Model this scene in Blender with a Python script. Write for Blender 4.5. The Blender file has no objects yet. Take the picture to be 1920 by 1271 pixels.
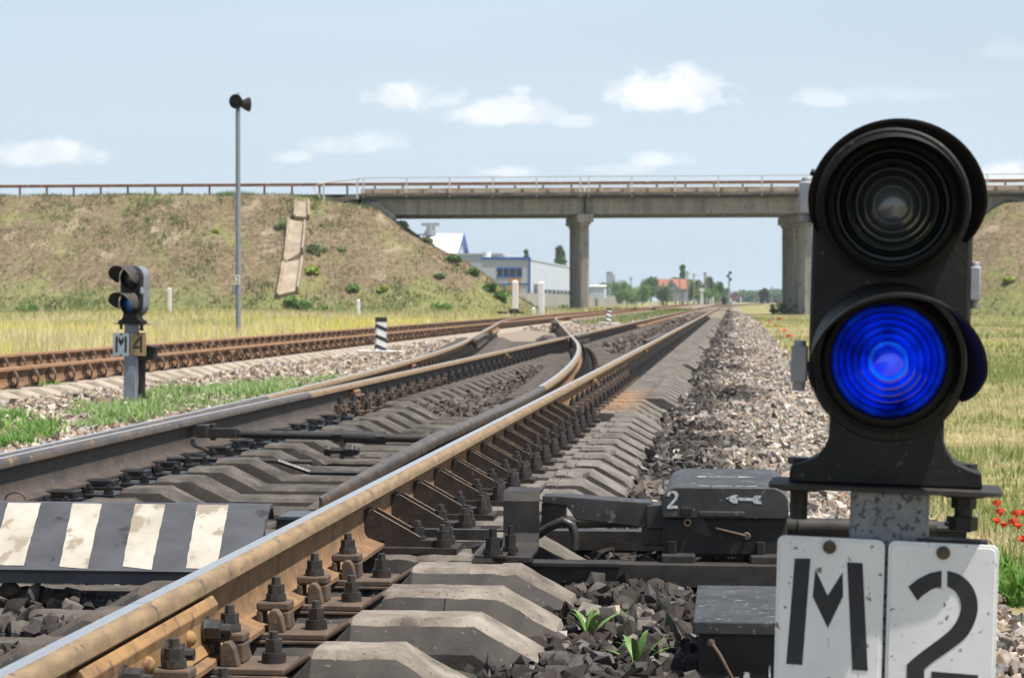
import bpy, bmesh, math, random
import numpy as np
from mathutils import Vector, Matrix, Euler

SC = bpy.context.scene
COL = SC.collection
R_ = math.radians
random.seed(7)
RNG = np.random.default_rng(11)

# ------------------------------------------------------------------ camera
CAM_POS = Vector((0.0, 0.0, 0.60))
F_PX = 4000.0                      # focal length in pixels of the 1920 px wide photograph
YAW, PITCH = R_(5.9), R_(1.03)
cam_data = bpy.data.cameras.new('camera')
cam_data.sensor_width = 36.0
cam_data.lens = 75.0
cam_data.clip_start = 0.05
cam_data.clip_end = 9000.0
cam_data.dof.use_dof = True
cam_data.dof.focus_distance = 5.6
cam_data.dof.aperture_fstop = 13.0
cam = bpy.data.objects.new('camera', cam_data)
cam.location = CAM_POS
cam.rotation_euler = (R_(90) - PITCH, 0.0, YAW)
COL.objects.link(cam)
SC.camera = cam

# ------------------------------------------------------------------ sun, sky
SUN_DIR = Vector((0.42, -0.16, 1.0)).normalized()      # towards the sun
SUN_EL = math.asin(SUN_DIR.z)
SUN_AZ = math.atan2(SUN_DIR.x, SUN_DIR.y)
sun_data = bpy.data.lights.new('sun', 'SUN')
sun_data.energy = 4.9
sun_data.angle = R_(0.53)
sun_data.color = (1.0, 0.955, 0.88)
sun = bpy.data.objects.new('sun', sun_data)
sun.rotation_euler = SUN_DIR.to_track_quat('Z', 'Y').to_euler()
sun.location = (20, -10, 60)
COL.objects.link(sun)

_cy, _sy, _cp, _sp = math.cos(YAW), math.sin(YAW), math.cos(PITCH), math.sin(PITCH)
_right = Vector((_cy, _sy, 0)); _hf = Vector((-_sy, _cy, 0))
_fwd = _hf * _cp + Vector((0, 0, -_sp)); _up = _hf * _sp + Vector((0, 0, _cp))

def ray(u, v):
    return _fwd + _right * ((u - 960.0) / F_PX) + _up * ((635.5 - v) / F_PX)

def px(u, v, d=None, z=None, Y=None):
    """the place in the world that a point of the photograph shows, at a depth, a height or a distance along the track"""
    r = ray(u, v)
    t = d if d is not None else ((z - CAM_POS.z) / r.z if z is not None else Y / r.y)
    return CAM_POS + r * t

world = bpy.data.worlds.new('World')
SC.world = world
world.use_nodes = True
def build_world():
    nt = world.node_tree; nt.nodes.clear(); N = nt.nodes.new; L = nt.links.new
    out = N('ShaderNodeOutputWorld')
    sky = N('ShaderNodeTexSky'); sky.sky_type = 'NISHITA'; sky.sun_disc = False
    sky.sun_elevation = SUN_EL; sky.sun_rotation = SUN_AZ
    sky.air_density = 1.0; sky.dust_density = 1.5; sky.ozone_density = 1.0; sky.altitude = 50
    bg = N('ShaderNodeBackground'); bg.inputs['Strength'].default_value = 0.075
    L(sky.outputs[0], bg.inputs['Color'])
    tc = N('ShaderNodeTexCoord')
    sep = N('ShaderNodeSeparateXYZ'); L(tc.outputs['Generated'], sep.inputs[0])
    def math_(op, a, b=None, c=None):
        m = N('ShaderNodeMath'); m.operation = op
        for i, x in enumerate((a, b, c)):
            if x is None: continue
            if isinstance(x, (int, float)): m.inputs[i].default_value = x
            else: L(x, m.inputs[i])
        return m.outputs[0]
    yy = math_('MAXIMUM', sep.outputs['Y'], 0.02)
    a = math_('DIVIDE', sep.outputs['X'], yy); b = math_('DIVIDE', sep.outputs['Z'], yy)
    # thin milky veil, thicker towards the horizon
    veil = N('ShaderNodeMapRange'); L(sep.outputs['Z'], veil.inputs[0])
    veil.inputs[1].default_value = 0.0; veil.inputs[2].default_value = 0.50
    veil.inputs[3].default_value = 0.97; veil.inputs[4].default_value = 0.25
    n0 = N('ShaderNodeTexNoise'); n0.inputs['Scale'].default_value = 3.0; n0.inputs['Detail'].default_value = 5
    mp = N('ShaderNodeMapping'); mp.inputs['Scale'].default_value = (1, 1, 7); L(tc.outputs['Generated'], mp.inputs[0]); L(mp.outputs[0], n0.inputs['Vector'])
    vf = math_('ADD', veil.outputs[0], math_('MULTIPLY', math_('SUBTRACT', n0.outputs[0], 0.5), 0.45))
    vf = math_('MINIMUM', math_('MAXIMUM', vf, 0.0), 1.0)
    vbg = N('ShaderNodeBackground'); vbg.inputs['Color'].default_value = (0.475, 0.565, 0.65, 1); vbg.inputs['Strength'].default_value = 1.0
    mix1 = N('ShaderNodeMixShader'); L(vf, mix1.inputs[0]); L(bg.outputs[0], mix1.inputs[1]); L(vbg.outputs[0], mix1.inputs[2])
    # small fair-weather clouds
    nz = N('ShaderNodeTexNoise'); nz.inputs['Scale'].default_value = 52.0; nz.inputs['Detail'].default_value = 8; nz.inputs['Roughness'].default_value = 0.6
    mp2 = N('ShaderNodeMapping'); mp2.inputs['Scale'].default_value = (1, 1, 1.5); L(tc.outputs['Generated'], mp2.inputs[0]); L(mp2.outputs[0], nz.inputs['Vector'])
    clouds = [(755, 185, 85, 38, .85), (830, 190, 60, 24, .6), (960, 215, 130, 38, .75), (1245, 185, 120, 55, 1.0), (1290, 165, 70, 45, .95), (1075, 228, 60, 20, .5),
              (70, 292, 130, 34, .75), (660, 272, 120, 28, .42), (545, 295, 50, 18, .45), (1245, 303, 60, 22, .6), (940, 325, 70, 16, .5),
              (1540, 188, 60, 26, .4), (1680, 180, 150, 24, .18), (1875, 328, 80, 28, .75), (1865, 100, 80, 26, .2), (1150, 320, 90, 14, .35), (975, 171, 26, 12, .4),
              (-300, 250, 200, 60, .8), (2300, 200, 220, 60, .8), (2600, -200, 260, 90, .8), (-700, -150, 260, 80, .8)]
    total = None
    for (u, v, ru, rv, k) in clouds:
        r = ray(u, v); a0, b0 = r.x / r.y, r.z / r.y
        ra, rb = ru / F_PX, rv / F_PX
        da = math_('DIVIDE', math_('SUBTRACT', a, a0), ra)
        dbn = math_('SUBTRACT', b, b0)
        db = math_('MAXIMUM', math_('DIVIDE', dbn, rb), math_('DIVIDE', dbn, -rb * .62))
        e = math_('SUBTRACT', 1.0, math_('SQRT', math_('ADD', math_('MULTIPLY', da, da), math_('MULTIPLY', db, db))))
        e = math_('MULTIPLY', math_('MAXIMUM', math_('MULTIPLY_ADD', e, 1.0, math_('MULTIPLY', math_('SUBTRACT', nz.outputs[0], 0.5), 2.3)), 0.0), k)
        e = math_('MINIMUM', math_('MULTIPLY', e, 1.7), k)
        total = e if total is None else math_('MAXIMUM', total, e)
    front = math_('GREATER_THAN', sep.outputs['Y'], 0.05)
    total = math_('MULTIPLY', total, front)
    cbg = N('ShaderNodeBackground'); cbg.inputs['Strength'].default_value = 1.0
    # cloud light: white tops, greyer bases
    n3 = N('ShaderNodeTexNoise'); n3.inputs['Scale'].default_value = 60.0; n3.inputs['Detail'].default_value = 5; L(tc.outputs['Generated'], n3.inputs['Vector'])
    cr = N('ShaderNodeValToRGB'); L(n3.outputs[0], cr.inputs[0])
    cr.color_ramp.elements[0].position = .3; cr.color_ramp.elements[0].color = (.58, .62, .66, 1)
    cr.color_ramp.elements[1].position = .6; cr.color_ramp.elements[1].color = (.82, .82, .815, 1)
    L(cr.outputs[0], cbg.inputs['Color'])
    mix2 = N('ShaderNodeMixShader'); L(math_('MULTIPLY', total, 0.9), mix2.inputs[0]); L(mix1.outputs[0], mix2.inputs[1]); L(cbg.outputs[0], mix2.inputs[2])
    L(mix2.outputs[0], out.inputs['Surface'])
build_world()

vs = SC.view_settings
vs.view_transform = 'Standard'; vs.look = 'None'; vs.exposure = 0.58; vs.gamma = 1.0; vs.use_curve_mapping = False
SC.cycles.max_bounces = 6
SC.cycles.transparent_max_bounces = 6
SC.cycles.use_denoising = True

# ------------------------------------------------------------------ helpers
class MB:
    """collects shapes and links them as one mesh object"""
    def __init__(s): s.v = []; s.f = []; s.m = []
    def add(s, vs_, fs, mi=0):
        o = len(s.v); s.v.extend([tuple(x) for x in vs_])
        for f in fs: s.f.append([i + o for i in f]); s.m.append(mi)
        return s
    def box(s, c, size, rot=None, mi=0, top=None):
        """box about centre c; top=(sx, sy) scales its upper face"""
        hx, hy, hz = size[0] / 2, size[1] / 2, size[2] / 2
        tx, ty = top if top else (1, 1)
        p = [(-hx, -hy, -hz), (hx, -hy, -hz), (hx, hy, -hz), (-hx, hy, -hz), (-hx * tx, -hy * ty, hz), (hx * tx, -hy * ty, hz), (hx * tx, hy * ty, hz), (-hx * tx, hy * ty, hz)]
        M = Euler(rot).to_matrix() if rot else Matrix.Identity(3)
        c = Vector(c)
        return s.add([M @ Vector(q) + c for q in p], [(0, 3, 2, 1), (4, 5, 6, 7), (0, 1, 5, 4), (1, 2, 6, 5), (2, 3, 7, 6), (3, 0, 4, 7)], mi)
    def b2(s, lo, hi, mi=0):
        return s.box([(a + b) / 2 for a, b in zip(lo, hi)], [abs(b - a) for a, b in zip(lo, hi)], None, mi)
    def cyl(s, p0, p1, r0, r1=None, n=12, mi=0, cap=True, phase=0.0):
        p0, p1 = Vector(p0), Vector(p1); r1 = r0 if r1 is None else r1
        d = (p1 - p0).normalized()
        a = d.orthogonal().normalized() if abs(d.z) < .99 else Vector((1, 0, 0)); a = (a - d * a.dot(d)).normalized(); b = d.cross(a)
        vs_ = []
        for p, r in ((p0, r0), (p1, r1)):
            for i in range(n):
                t = 2 * math.pi * i / n + phase; vs_.append(p + a * (math.cos(t) * r) + b * (math.sin(t) * r))
        fs = [(i, (i + 1) % n, n + (i + 1) % n, n + i) for i in range(n)]
        if cap: fs += [tuple(reversed(range(n))), tuple(range(n, 2 * n))]
        return s.add(vs_, fs, mi)
    def tube(s, pts, r, n=8, mi=0):
        pts = [Vector(p) for p in pts]; rings = []
        rs = r if isinstance(r, (list, tuple)) else [r] * len(pts)
        prev = None
        for i, p in enumerate(pts):
            d = (pts[min(i + 1, len(pts) - 1)] - pts[max(i - 1, 0)]).normalized()
            a = d.orthogonal().normalized() if prev is None else (prev - d * prev.dot(d)).normalized()
            prev = a; b = d.cross(a)
            rings.append([p + a * (math.cos(2 * math.pi * k / n) * rs[i]) + b * (math.sin(2 * math.pi * k / n) * rs[i]) for k in range(n)])
        vs_ = [q for ring in rings for q in ring]
        fs = [(i * n + k, i * n + (k + 1) % n, (i + 1) * n + (k + 1) % n, (i + 1) * n + k) for i in range(len(pts) - 1) for k in range(n)]
        fs += [tuple(reversed(range(n))), tuple(range((len(pts) - 1) * n, len(pts) * n))]
        return s.add(vs_, fs, mi)
    def lathe(s, prof, n=32, mi=0, M=None, close=False):
        """prof: (radius, height) pairs turned about local z, then put through matrix M"""
        vs_ = []
        for (r, h) in prof:
            for i in range(n):
                t = 2 * math.pi * i / n; q = Vector((r * math.cos(t), r * math.sin(t), h)); vs_.append(M @ q if M else q)
        fs = [(j * n + i, j * n + (i + 1) % n, (j + 1) * n + (i + 1) % n, (j + 1) * n + i) for j in range(len(prof) - 1) for i in range(n)]
        return s.add(vs_, fs, mi)
    def prism(s, poly, h0, h1, M=None, mi=0):
        """a 2-D outline (x, y) raised from h0 to h1 along local z"""
        n = len(poly)
        vs_ = [Vector((x, y, h0)) for x, y in poly] + [Vector((x, y, h1)) for x, y in poly]
        if M: vs_ = [M @ q for q in vs_]
        fs = [tuple(reversed(range(n))), tuple(range(n, 2 * n))] + [(i, (i + 1) % n, n + (i + 1) % n, n + i) for i in range(n)]
        return s.add(vs_, fs, mi)
    def build(s, name, mats, parent=None, smooth=None, bevel=None, loc=None):
        me = bpy.data.meshes.new(name)
        me.from_pydata([tuple(q) for q in s.v], [], s.f)
        for m in (mats if isinstance(mats, (list, tuple)) else [mats]): me.materials.append(m)
        if len(me.materials) > 1: me.polygons.foreach_set('material_index', s.m)
        bm = bmesh.new(); bm.from_mesh(me); bmesh.ops.recalc_face_normals(bm, faces=bm.faces); bm.to_mesh(me); bm.free()
        if smooth:
            me.shade_smooth(); me.set_sharp_from_angle(angle=R_(smooth))
        o = bpy.data.objects.new(name, me); COL.objects.link(o)
        if parent: o.parent = parent
        if loc: o.location = loc
        if bevel:
            b = o.modifiers.new('bevel', 'BEVEL'); b.width = bevel; b.segments = 2; b.limit_method = 'ANGLE'; b.angle_limit = R_(35)
            b.harden_normals = False
        return o

def tag(o, label=None, cat=None, group=None, kind=None):
    if label: o['label'] = label
    if cat: o['category'] = cat
    if group: o['group'] = group
    if kind: o['kind'] = kind
    return o

def empty(name, loc, label, cat, group=None, rot=(0, 0, 0)):
    o = bpy.data.objects.new(name, None); o.empty_display_size = .1
    o.location = loc; o.rotation_euler = rot; COL.objects.link(o)
    return tag(o, label, cat, group)

def copy_tree(o, parent=None):
    c = o.copy(); COL.objects.link(c); c.parent = parent
    for ch in list(o.children): copy_tree(ch, c)
    return c

def np_mesh(name, verts, faces, mat, cols=None, kind=None, parent=None):
    """one mesh from numpy arrays; faces (n, k); cols: one colour per vertex"""
    me = bpy.data.meshes.new(name)
    nv, nf, k = len(verts), len(faces), faces.shape[1]
    me.vertices.add(nv); me.vertices.foreach_set('co', np.ascontiguousarray(verts, dtype=np.float32).ravel())
    me.loops.add(nf * k); me.loops.foreach_set('vertex_index', np.ascontiguousarray(faces, dtype=np.int32).ravel())
    me.polygons.add(nf); me.polygons.foreach_set('loop_start', np.arange(0, nf * k, k, dtype=np.int32))
    me.update(calc_edges=True)
    if cols is not None:
        at = me.color_attributes.new('tint', 'FLOAT_COLOR', 'POINT')
        c4 = np.ones((nv, 4), dtype=np.float32); c4[:, :3] = cols
        at.data.foreach_set('color', c4.ravel())
    me.materials.append(mat)
    me.shade_flat()
    me.validate()
    o = bpy.data.objects.new(name, me); COL.objects.link(o)
    if kind: o['kind'] = kind
    if parent: o.parent = parent
    return o

def vnoise(x, y, s=1.0, seed=0):
    """smooth value noise on numpy arrays, about 0..1"""
    x = np.asarray(x, float) / s + 37.17 * seed; y = np.asarray(y, float) / s + 91.3 * seed
    xi, yi = np.floor(x), np.floor(y); fx, fy = x - xi, y - yi
    fx = fx * fx * (3 - 2 * fx); fy = fy * fy * (3 - 2 * fy)
    def h(a, b):
        q = np.sin(a * 127.1 + b * 311.7 + seed * 17.3) * 43758.5453
        return q - np.floor(q)
    return (h(xi, yi) * (1 - fx) + h(xi + 1, yi) * fx) * (1 - fy) + (h(xi, yi + 1) * (1 - fx) + h(xi + 1, yi + 1) * fx) * fy

# ------------------------------------------------------------------ materials
class NT:
    def __init__(s, name):
        s.mat = bpy.data.materials.new(name); s.mat.use_nodes = True
        s.t = s.mat.node_tree; s.b = s.t.nodes['Principled BSDF']
    def n(s, typ, **kw):
        q = s.t.nodes.new(typ)
        for k, v in kw.items(): setattr(q, k, v)
        return q
    def l(s, a, b): s.t.links.new(a, b)
    def coords(s, per_object=True):
        tc = s.n('ShaderNodeTexCoord')
        if not per_object: 
            g = s.n('ShaderNodeNewGeometry'); return g.outputs['Position']
        oi = s.n('ShaderNodeObjectInfo'); ad = s.n('ShaderNodeVectorMath', operation='MULTIPLY_ADD')
        s.l(oi.outputs['Random'], ad.inputs[0]); ad.inputs[1].default_value = (37, 53, 71); s.l(tc.outputs['Object'], ad.inputs[2])
        return ad.outputs[0]
    def noise(s, co, scale, detail=6, rough=.6, stretch=None):
        q = s.n('ShaderNodeTexNoise'); q.inputs['Scale'].default_value = scale; q.inputs['Detail'].default_value = detail; q.inputs['Roughness'].default_value = rough
        if stretch:
            m = s.n('ShaderNodeMapping'); m.inputs['Scale'].default_value = stretch; s.l(co, m.inputs[0]); co = m.outputs[0]
        s.l(co, q.inputs['Vector']); return q.outputs[0]
    def ramp(s, fac, stops):
        q = s.n('ShaderNodeValToRGB'); s.l(fac, q.inputs[0]); e = q.color_ramp.elements
        while len(e) < len(stops): e.new(.5)
        for el, (p, c) in zip(e, stops):
            el.position = p; el.color = (*c, 1) if len(c) == 3 else c
        return q.outputs[0]
    def mix(s, fac, a, b, blend='MIX'):
        q = s.n('ShaderNodeMix', data_type='RGBA', blend_type=blend)
        for sock, x in ((q.inputs[0], fac), (q.inputs[6], a), (q.inputs[7], b)):
            if isinstance(x, (int, float)): sock.default_value = x
            elif isinstance(x, tuple): sock.default_value = (*x, 1) if len(x) == 3 else x
            else: s.l(x, sock)
        return q.outputs[2]
    def math(s, op, a, b=None, clamp=False):
        q = s.n('ShaderNodeMath', operation=op); q.use_clamp = clamp
        for i, x in enumerate((a, b)):
            if x is None: continue
            if isinstance(x, (int, float)): q.inputs[i].default_value = x
            else: s.l(x, q.inputs[i])
        return q.outputs[0]
    def bump(s, h, strength=.4, dist=.005):
        q = s.n('ShaderNodeBump'); q.inputs['Strength'].default_value = strength; q.inputs['Distance'].default_value = dist
        s.l(h, q.inputs['Height']); s.l(q.outputs[0], s.b.inputs['Normal'])
    def base(s, c):
        if isinstance(c, tuple): s.b.inputs['Base Color'].default_value = (*c, 1)
        else: s.l(c, s.b.inputs['Base Color'])
        return s
    def set(s, rough=None, metal=None, spec=None):
        if rough is not None:
            if isinstance(rough, (int, float)): s.b.inputs['Roughness'].default_value = rough
            else: s.l(rough, s.b.inputs['Roughness'])
        if metal is not None: s.b.inputs['Metallic'].default_value = metal
        if spec is not None: s.b.inputs['Specular IOR Level'].default_value = spec
        return s.mat

def rough_mat(name, c1, c2, scale, rough=.8, metal=0.0, bump=.3, dist=.004, spots=None, spot_scale=60, spot_at=.66, stretch=None, world_co=False, lo=.35, hi=.65, spec=.4):
    """two mottled colours, optional third in small flecks, fine bump"""
    t = NT(name); co = t.coords(not world_co)
    n = t.noise(co, scale, 7, .62, stretch)
    c = t.ramp(n, [(lo, c1), (hi, c2)])
    n2 = t.noise(co, spot_scale, 4, .55)
    if spots is not None:
        f = t.ramp(n2, [(spot_at, (0, 0, 0)), (min(spot_at + .05, .99), (1, 1, 1))])
        c = t.mix(f, c, spots)
    t.base(c)
    if bump: t.bump(t.math('ADD', t.math('MULTIPLY', n, .6), t.math('MULTIPLY', n2, .6)), bump, dist)
    return t.set(rough, metal, spec)

def tint_mat(name, rough=.9, trans=0.0, vary=None):
    """colour from the mesh's own per-leaf / per-stone colours"""
    t = NT(name); a = t.n('ShaderNodeVertexColor', layer_name='tint')
    c = a.outputs[0]
    if vary:
        co = t.coords(False); n = t.noise(co, vary, 5, .6)
        c = t.mix(t.ramp(n, [(.3, (0, 0, 0)), (.7, (1, 1, 1))]), t.mix(1.0, c, (.72, .72, .74), 'MULTIPLY'), t.mix(1.0, c, (1.22, 1.2, 1.18), 'MULTIPLY'))
        t.bump(n, .35, .004)
    t.base(c)
    if trans:
        tr = t.n('ShaderNodeBsdfTranslucent'); t.l(c, tr.inputs['Color'])
        mx = t.n('ShaderNodeMixShader'); mx.inputs[0].default_value = trans
        out = t.t.nodes['Material Output']
        t.l(t.b.outputs[0], mx.inputs[1]); t.l(tr.outputs[0], mx.inputs[2]); t.l(mx.outputs[0], out.inputs['Surface'])
    return t.set(rough, None, .25)

M = {}
M['polished'] = rough_mat('polished_rail_steel', (.90, .885, .86), (.74, .71, .67), 40, .38, 1.0, 0, stretch=(6, .4, 1))
M['head_side'] = rough_mat('tan_rail_head', (.28, .19, .10), (.16, .108, .062), 9, .66, 0.0, .25, .0015, spots=(.10, .068, .045), spot_scale=26, spot_at=.62, stretch=(4, 1.2, 3), spec=.5)
M['rail_web'] = rough_mat('rusty_rail_web', (.25, .145, .07), (.14, .085, .048), 11, .8, 0.0, .3, .002, spots=(.34, .17, .07), spot_scale=30, spot_at=.6)
M['dark_head'] = rough_mat('dark_rail_head', (.115, .085, .060), (.050, .046, .047), 7, .45, 0.0, .2, .0015, spots=(.22, .135, .06), spot_scale=15, spot_at=.63, stretch=(4, 1, 3))
M['dark_web'] = rough_mat('dark_rail_web', (.085, .065, .05), (.045, .038, .035), 10, .6, 0.0, .3, .002, spots=(.14, .085, .05), spot_scale=20, spot_at=.62)
M['brown_head'] = rough_mat('brown_rail_head', (.27, .15, .075), (.19, .105, .055), 7, .75, 0.0, .3, .002, stretch=(3, 1, 3), spots=(.33, .19, .10), spot_scale=22)
M['brown_web'] = rough_mat('brown_rail_web', (.24, .135, .07), (.16, .09, .05), 8, .85, 0.0, .3, .002, spots=(.09, .055, .035), spot_scale=16, spot_at=.64)
M['rust_plate'] = rough_mat('flaking_rust', (.33, .19, .075), (.20, .115, .055), 14, .8, 0.0, .6, .004, spots=(.16, .085, .06), spot_scale=24, spot_at=.58)
M['oily'] = rough_mat('oily_black_iron', (.022, .02, .019), (.045, .038, .033), 30, .42, 0.0, .6, .003, spots=(.075, .062, .052), spot_scale=80, spot_at=.68, spec=.6)
M['oily_wet'] = rough_mat('wet_black_grease', (.010, .010, .011), (.02, .019, .019), 40, .22, 0.0, .8, .004, spec=.8)
M['clip_iron'] = rough_mat('brown_clip_iron', (.13, .088, .06), (.075, .055, .042), 26, .75, 0.0, .5, .003, spots=(.19, .12, .075), spot_scale=50, spot_at=.64)
M['black_paint'] = rough_mat('weathered_black_paint', (.011, .0105, .0105), (.024, .022, .021), 12, .58, 0.0, .5, .003, spots=(.06, .056, .053), spot_scale=90, spot_at=.68, spec=.35)
M['sooty_paint'] = rough_mat('sooty_brown_paint', (.020, .018, .0165), (.045, .039, .035), 16, .65, 0.0, .5, .002, spots=(.10, .09, .08), spot_scale=70, spot_at=.7)
M['lid_paint'] = rough_mat('dusty_lid_paint', (.017, .017, .018), (.050, .048, .047), 9, .55, 0.0, .4, .002, spots=(.14, .14, .14), spot_scale=40, spot_at=.62, spec=.6)
M['grey_metal'] = rough_mat('galvanised_grey', (.36, .38, .40), (.26, .28, .31), 14, .55, .2, .3, .002, spots=(.14, .15, .16), spot_scale=40, spot_at=.66)
M['grey_paint'] = rough_mat('blue_grey_paint', (.22, .25, .30), (.17, .20, .24), 9, .6, 0.0, .2, .002)
M['white_paint'] = rough_mat('chipped_white_enamel', (.80, .81, .80), (.70, .715, .71), 9, .45, 0.0, .2, .0015, spots=(.17, .16, .15), spot_scale=75, spot_at=.645)
M['white_plain'] = rough_mat('white_post_paint', (.76, .76, .74), (.66, .66, .64), 5, .7, 0.0, .2, .002)
M['letter_black'] = rough_mat('letter_black', (.020, .022, .026), (.034, .036, .040), 12, .6, 0.0, .1, .001, spots=(.3, .3, .3), spot_scale=80, spot_at=.76)
M['chalk'] = rough_mat('worn_white_mark', (.62, .63, .64), (.40, .41, .42), 60, .8, 0.0, .2, .001, spots=(.04, .04, .04), spot_scale=130, spot_at=.57)
M['tan_plate'] = rough_mat('rusted_tan_plate', (.40, .29, .16), (.30, .20, .10), 14, .8, 0.0, .3, .002, spots=(.62, .58, .5), spot_scale=30, spot_at=.68)
M['concrete_light'] = rough_mat('pale_bridge_concrete', (.38, .36, .32), (.22, .205, .18), .9, .9, 0.0, .3, .01, spots=(.17, .155, .135), spot_scale=2.2, spot_at=.6, stretch=(2.2, 2.2, .22))
M['concrete_edge'] = rough_mat('stained_edge_concrete', (.20, .175, .145), (.075, .065, .055), 1.1, .9, 0.0, .3, .01, stretch=(1, 1, 3))
M['kerb_rust'] = rough_mat('rust_stained_kerb', (.50, .43, .34), (.33, .21, .12), 1.3, .9, 0.0, .2, .01, stretch=(1, 1, 4))
M['guard_rust'] = rough_mat('rusty_guard_rail', (.16, .07, .035), (.26, .14, .075), 1.4, .8, 0.0, .2, .005, spots=(.40, .33, .25), spot_scale=2, spot_at=.62)
M['rail_white'] = rough_mat('whitewashed_iron', (.60, .58, .54), (.48, .46, .43), 3, .7, 0.0, 0)
M['glass_dark'] = NT('dark_window_glass').base((.03, .04, .055)).set(.15, 0.0, .6)
# ------------------------------------------------------------------ ground
XR, XL = -1.17, -2.77            # near track: right and left rail
TR, TL = -6.50, -8.10            # far left track
Y0 = 5.5                         # where the switch starts to part
def div_off(y):
    s = y - Y0
    if s <= 0: return 0.0
    return s * s / 600.0 if s < 27.3 else 27.3 ** 2 / 600.0 + (s - 27.3) / 11.0
def blade_x(y):
    """right-hand switch rail: open at its tip, then curving away to the left"""
    t = min(max((y - 6.1) / 8.6, 0), 1)
    return XR - (max(.195 - .0095 * (y - 6.85), .02) ** 3 + div_off(y) ** 3) ** (1 / 3)
def left_x(y): return XL - .072 - div_off(y)

GX = [-4000, -60, -10.6, -9.4, -8.8, -5.8, -4.9, -3.9, -3.4, -2.9, -2.6, -1.3, -.62, -.40, .22, .95, 2.2, 60, 4000]
GZ = [-.5, -.5, -.5, -.29, -.255, -.255, -.30, -.28, -.25, -.27, -.315, -.315, -.29, -.25, -.285, -.52, -.55, -.5, -.5]
def gz(x, y):
    x = np.asarray(x, float); y = np.asarray(y, float)
    z = np.interp(x, GX, GZ)
    n = (vnoise(x, y, 1.3, 3) - .5) * .05 + (vnoise(x, y, .35, 4) - .5) * .03
    far = np.clip((np.abs(x + 3) - 9) / 10, 0, 1)
    return z + n + far * (vnoise(x, y, 9, 5) - .5) * .25

def ground_material():
    t = NT('ground_soil_and_gravel'); pos = t.coords(False)
    sep = t.n('ShaderNodeSeparateXYZ'); t.l(pos, sep.inputs[0]); x, y = sep.outputs[0], sep.outputs[1]
    nb = t.noise(pos, .9, 6, .65); nf = t.noise(pos, 22, 6, .7); nm = t.noise(pos, 5, 6, .65); nl = t.noise(pos, .12, 4, .6)
    light = t.ramp(nf, [(.3, (.13, .10, .075)), (.5, (.24, .195, .15)), (.7, (.36, .31, .26))])
    dark = t.ramp(nf, [(.3, (.022, .018, .016)), (.7, (.075, .064, .056))])
    field = t.ramp(nm, [(.3, (.10, .11, .03)), (.5, (.27, .23, .10)), (.7, (.38, .32, .17))])
    far = t.ramp(nl, [(.35, (.13, .16, .05)), (.65, (.36, .31, .16))])
    def step(v, a, b):
        q = t.n('ShaderNodeMapRange', interpolation_type='SMOOTHSTEP'); t.l(v, q.inputs[0]); q.inputs[1].default_value = a; q.inputs[2].default_value = b; return q.outputs[0]
    wob = t.math('MULTIPLY', t.math('SUBTRACT', nb, .5), .9)
    xw = t.math('ADD', x, wob)
    inner = t.math('MULTIPLY', step(xw, -3.35, -3.0), step(xw, .1, -.45))
    c = t.mix(inner, light, dark)
    bed = t.math('MULTIPLY', step(xw, -9.8, -9.3), step(xw, 1.15, .8))
    c = t.mix(bed, t.mix(step(y, 60, 400), field, far), c)
    t.base(c); t.bump(t.math('ADD', nf, nm), .7, .02)
    return t.set(.95, None, .2)

def build_ground():
    xs = np.concatenate([np.linspace(-4000, -300, 10), np.linspace(-240, -60, 12), np.linspace(-55, -11, 45), np.arange(-10.8, 3.0, .12), np.linspace(3.2, 40, 60), np.linspace(50, 300, 14), np.linspace(600, 4000, 8)])
    ys = np.concatenate([[-300, -60, -15, -5], np.arange(-2, 14, .12), np.arange(14, 50, .4), np.arange(50, 230, 2.0), np.linspace(240, 900, 20), np.linspace(1200, 6000, 10)])
    X, Y = np.meshgrid(xs, ys); Z = gz(X, Y)
    far = np.clip((Y - 300) / 600, 0, 1); Z = Z * (1 - far) + -.5 * far
    nx, ny = len(xs), len(ys)
    v = np.stack([X, Y, Z], -1).reshape(-1, 3)
    i = (np.arange(ny - 1)[:, None] * nx + np.arange(nx - 1)[None, :]).ravel()
    f = np.stack([i, i + 1, i + nx + 1, i + nx], -1)
    o = np_mesh('ground', v, f, ground_material(), kind='structure')
    o.data.shade_smooth()
build_ground()

# ------------------------------------------------------------------ embankments of the road bridge
BY = 170.0                        # near face of the bridge
SKEW = .17
def emb_z(x, y, side):
    """height of the road embankment; side -1 left of the railway, +1 right"""
    x = np.asarray(x, float); y = np.asarray(y, float)
    xs = x + (y - BY) * SKEW
    edge = -29.0 if side < 0 else 21.0
    dx = np.maximum((xs - edge) * (1 if side < 0 else -1), 0)
    dy = np.maximum(np.maximum(169.5 - y, y - 181.5), 0)
    d = np.sqrt(dx * dx + dy * dy)
    fall = np.clip(((xs - edge) * (1 if side < 0 else -1) + 7) / 7, 0, 1)
    top = 9.15 - .85 * fall
    n = (vnoise(x, y, 2.6, 6) - .5) * .55 + (vnoise(x, y, .9, 7) - .5) * .28 + (vnoise(x, y, 6, 8) - .5) * .8
    amp = np.clip(d / 1.5, .12, 1)
    return top - d / 1.56 + n * amp

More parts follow.
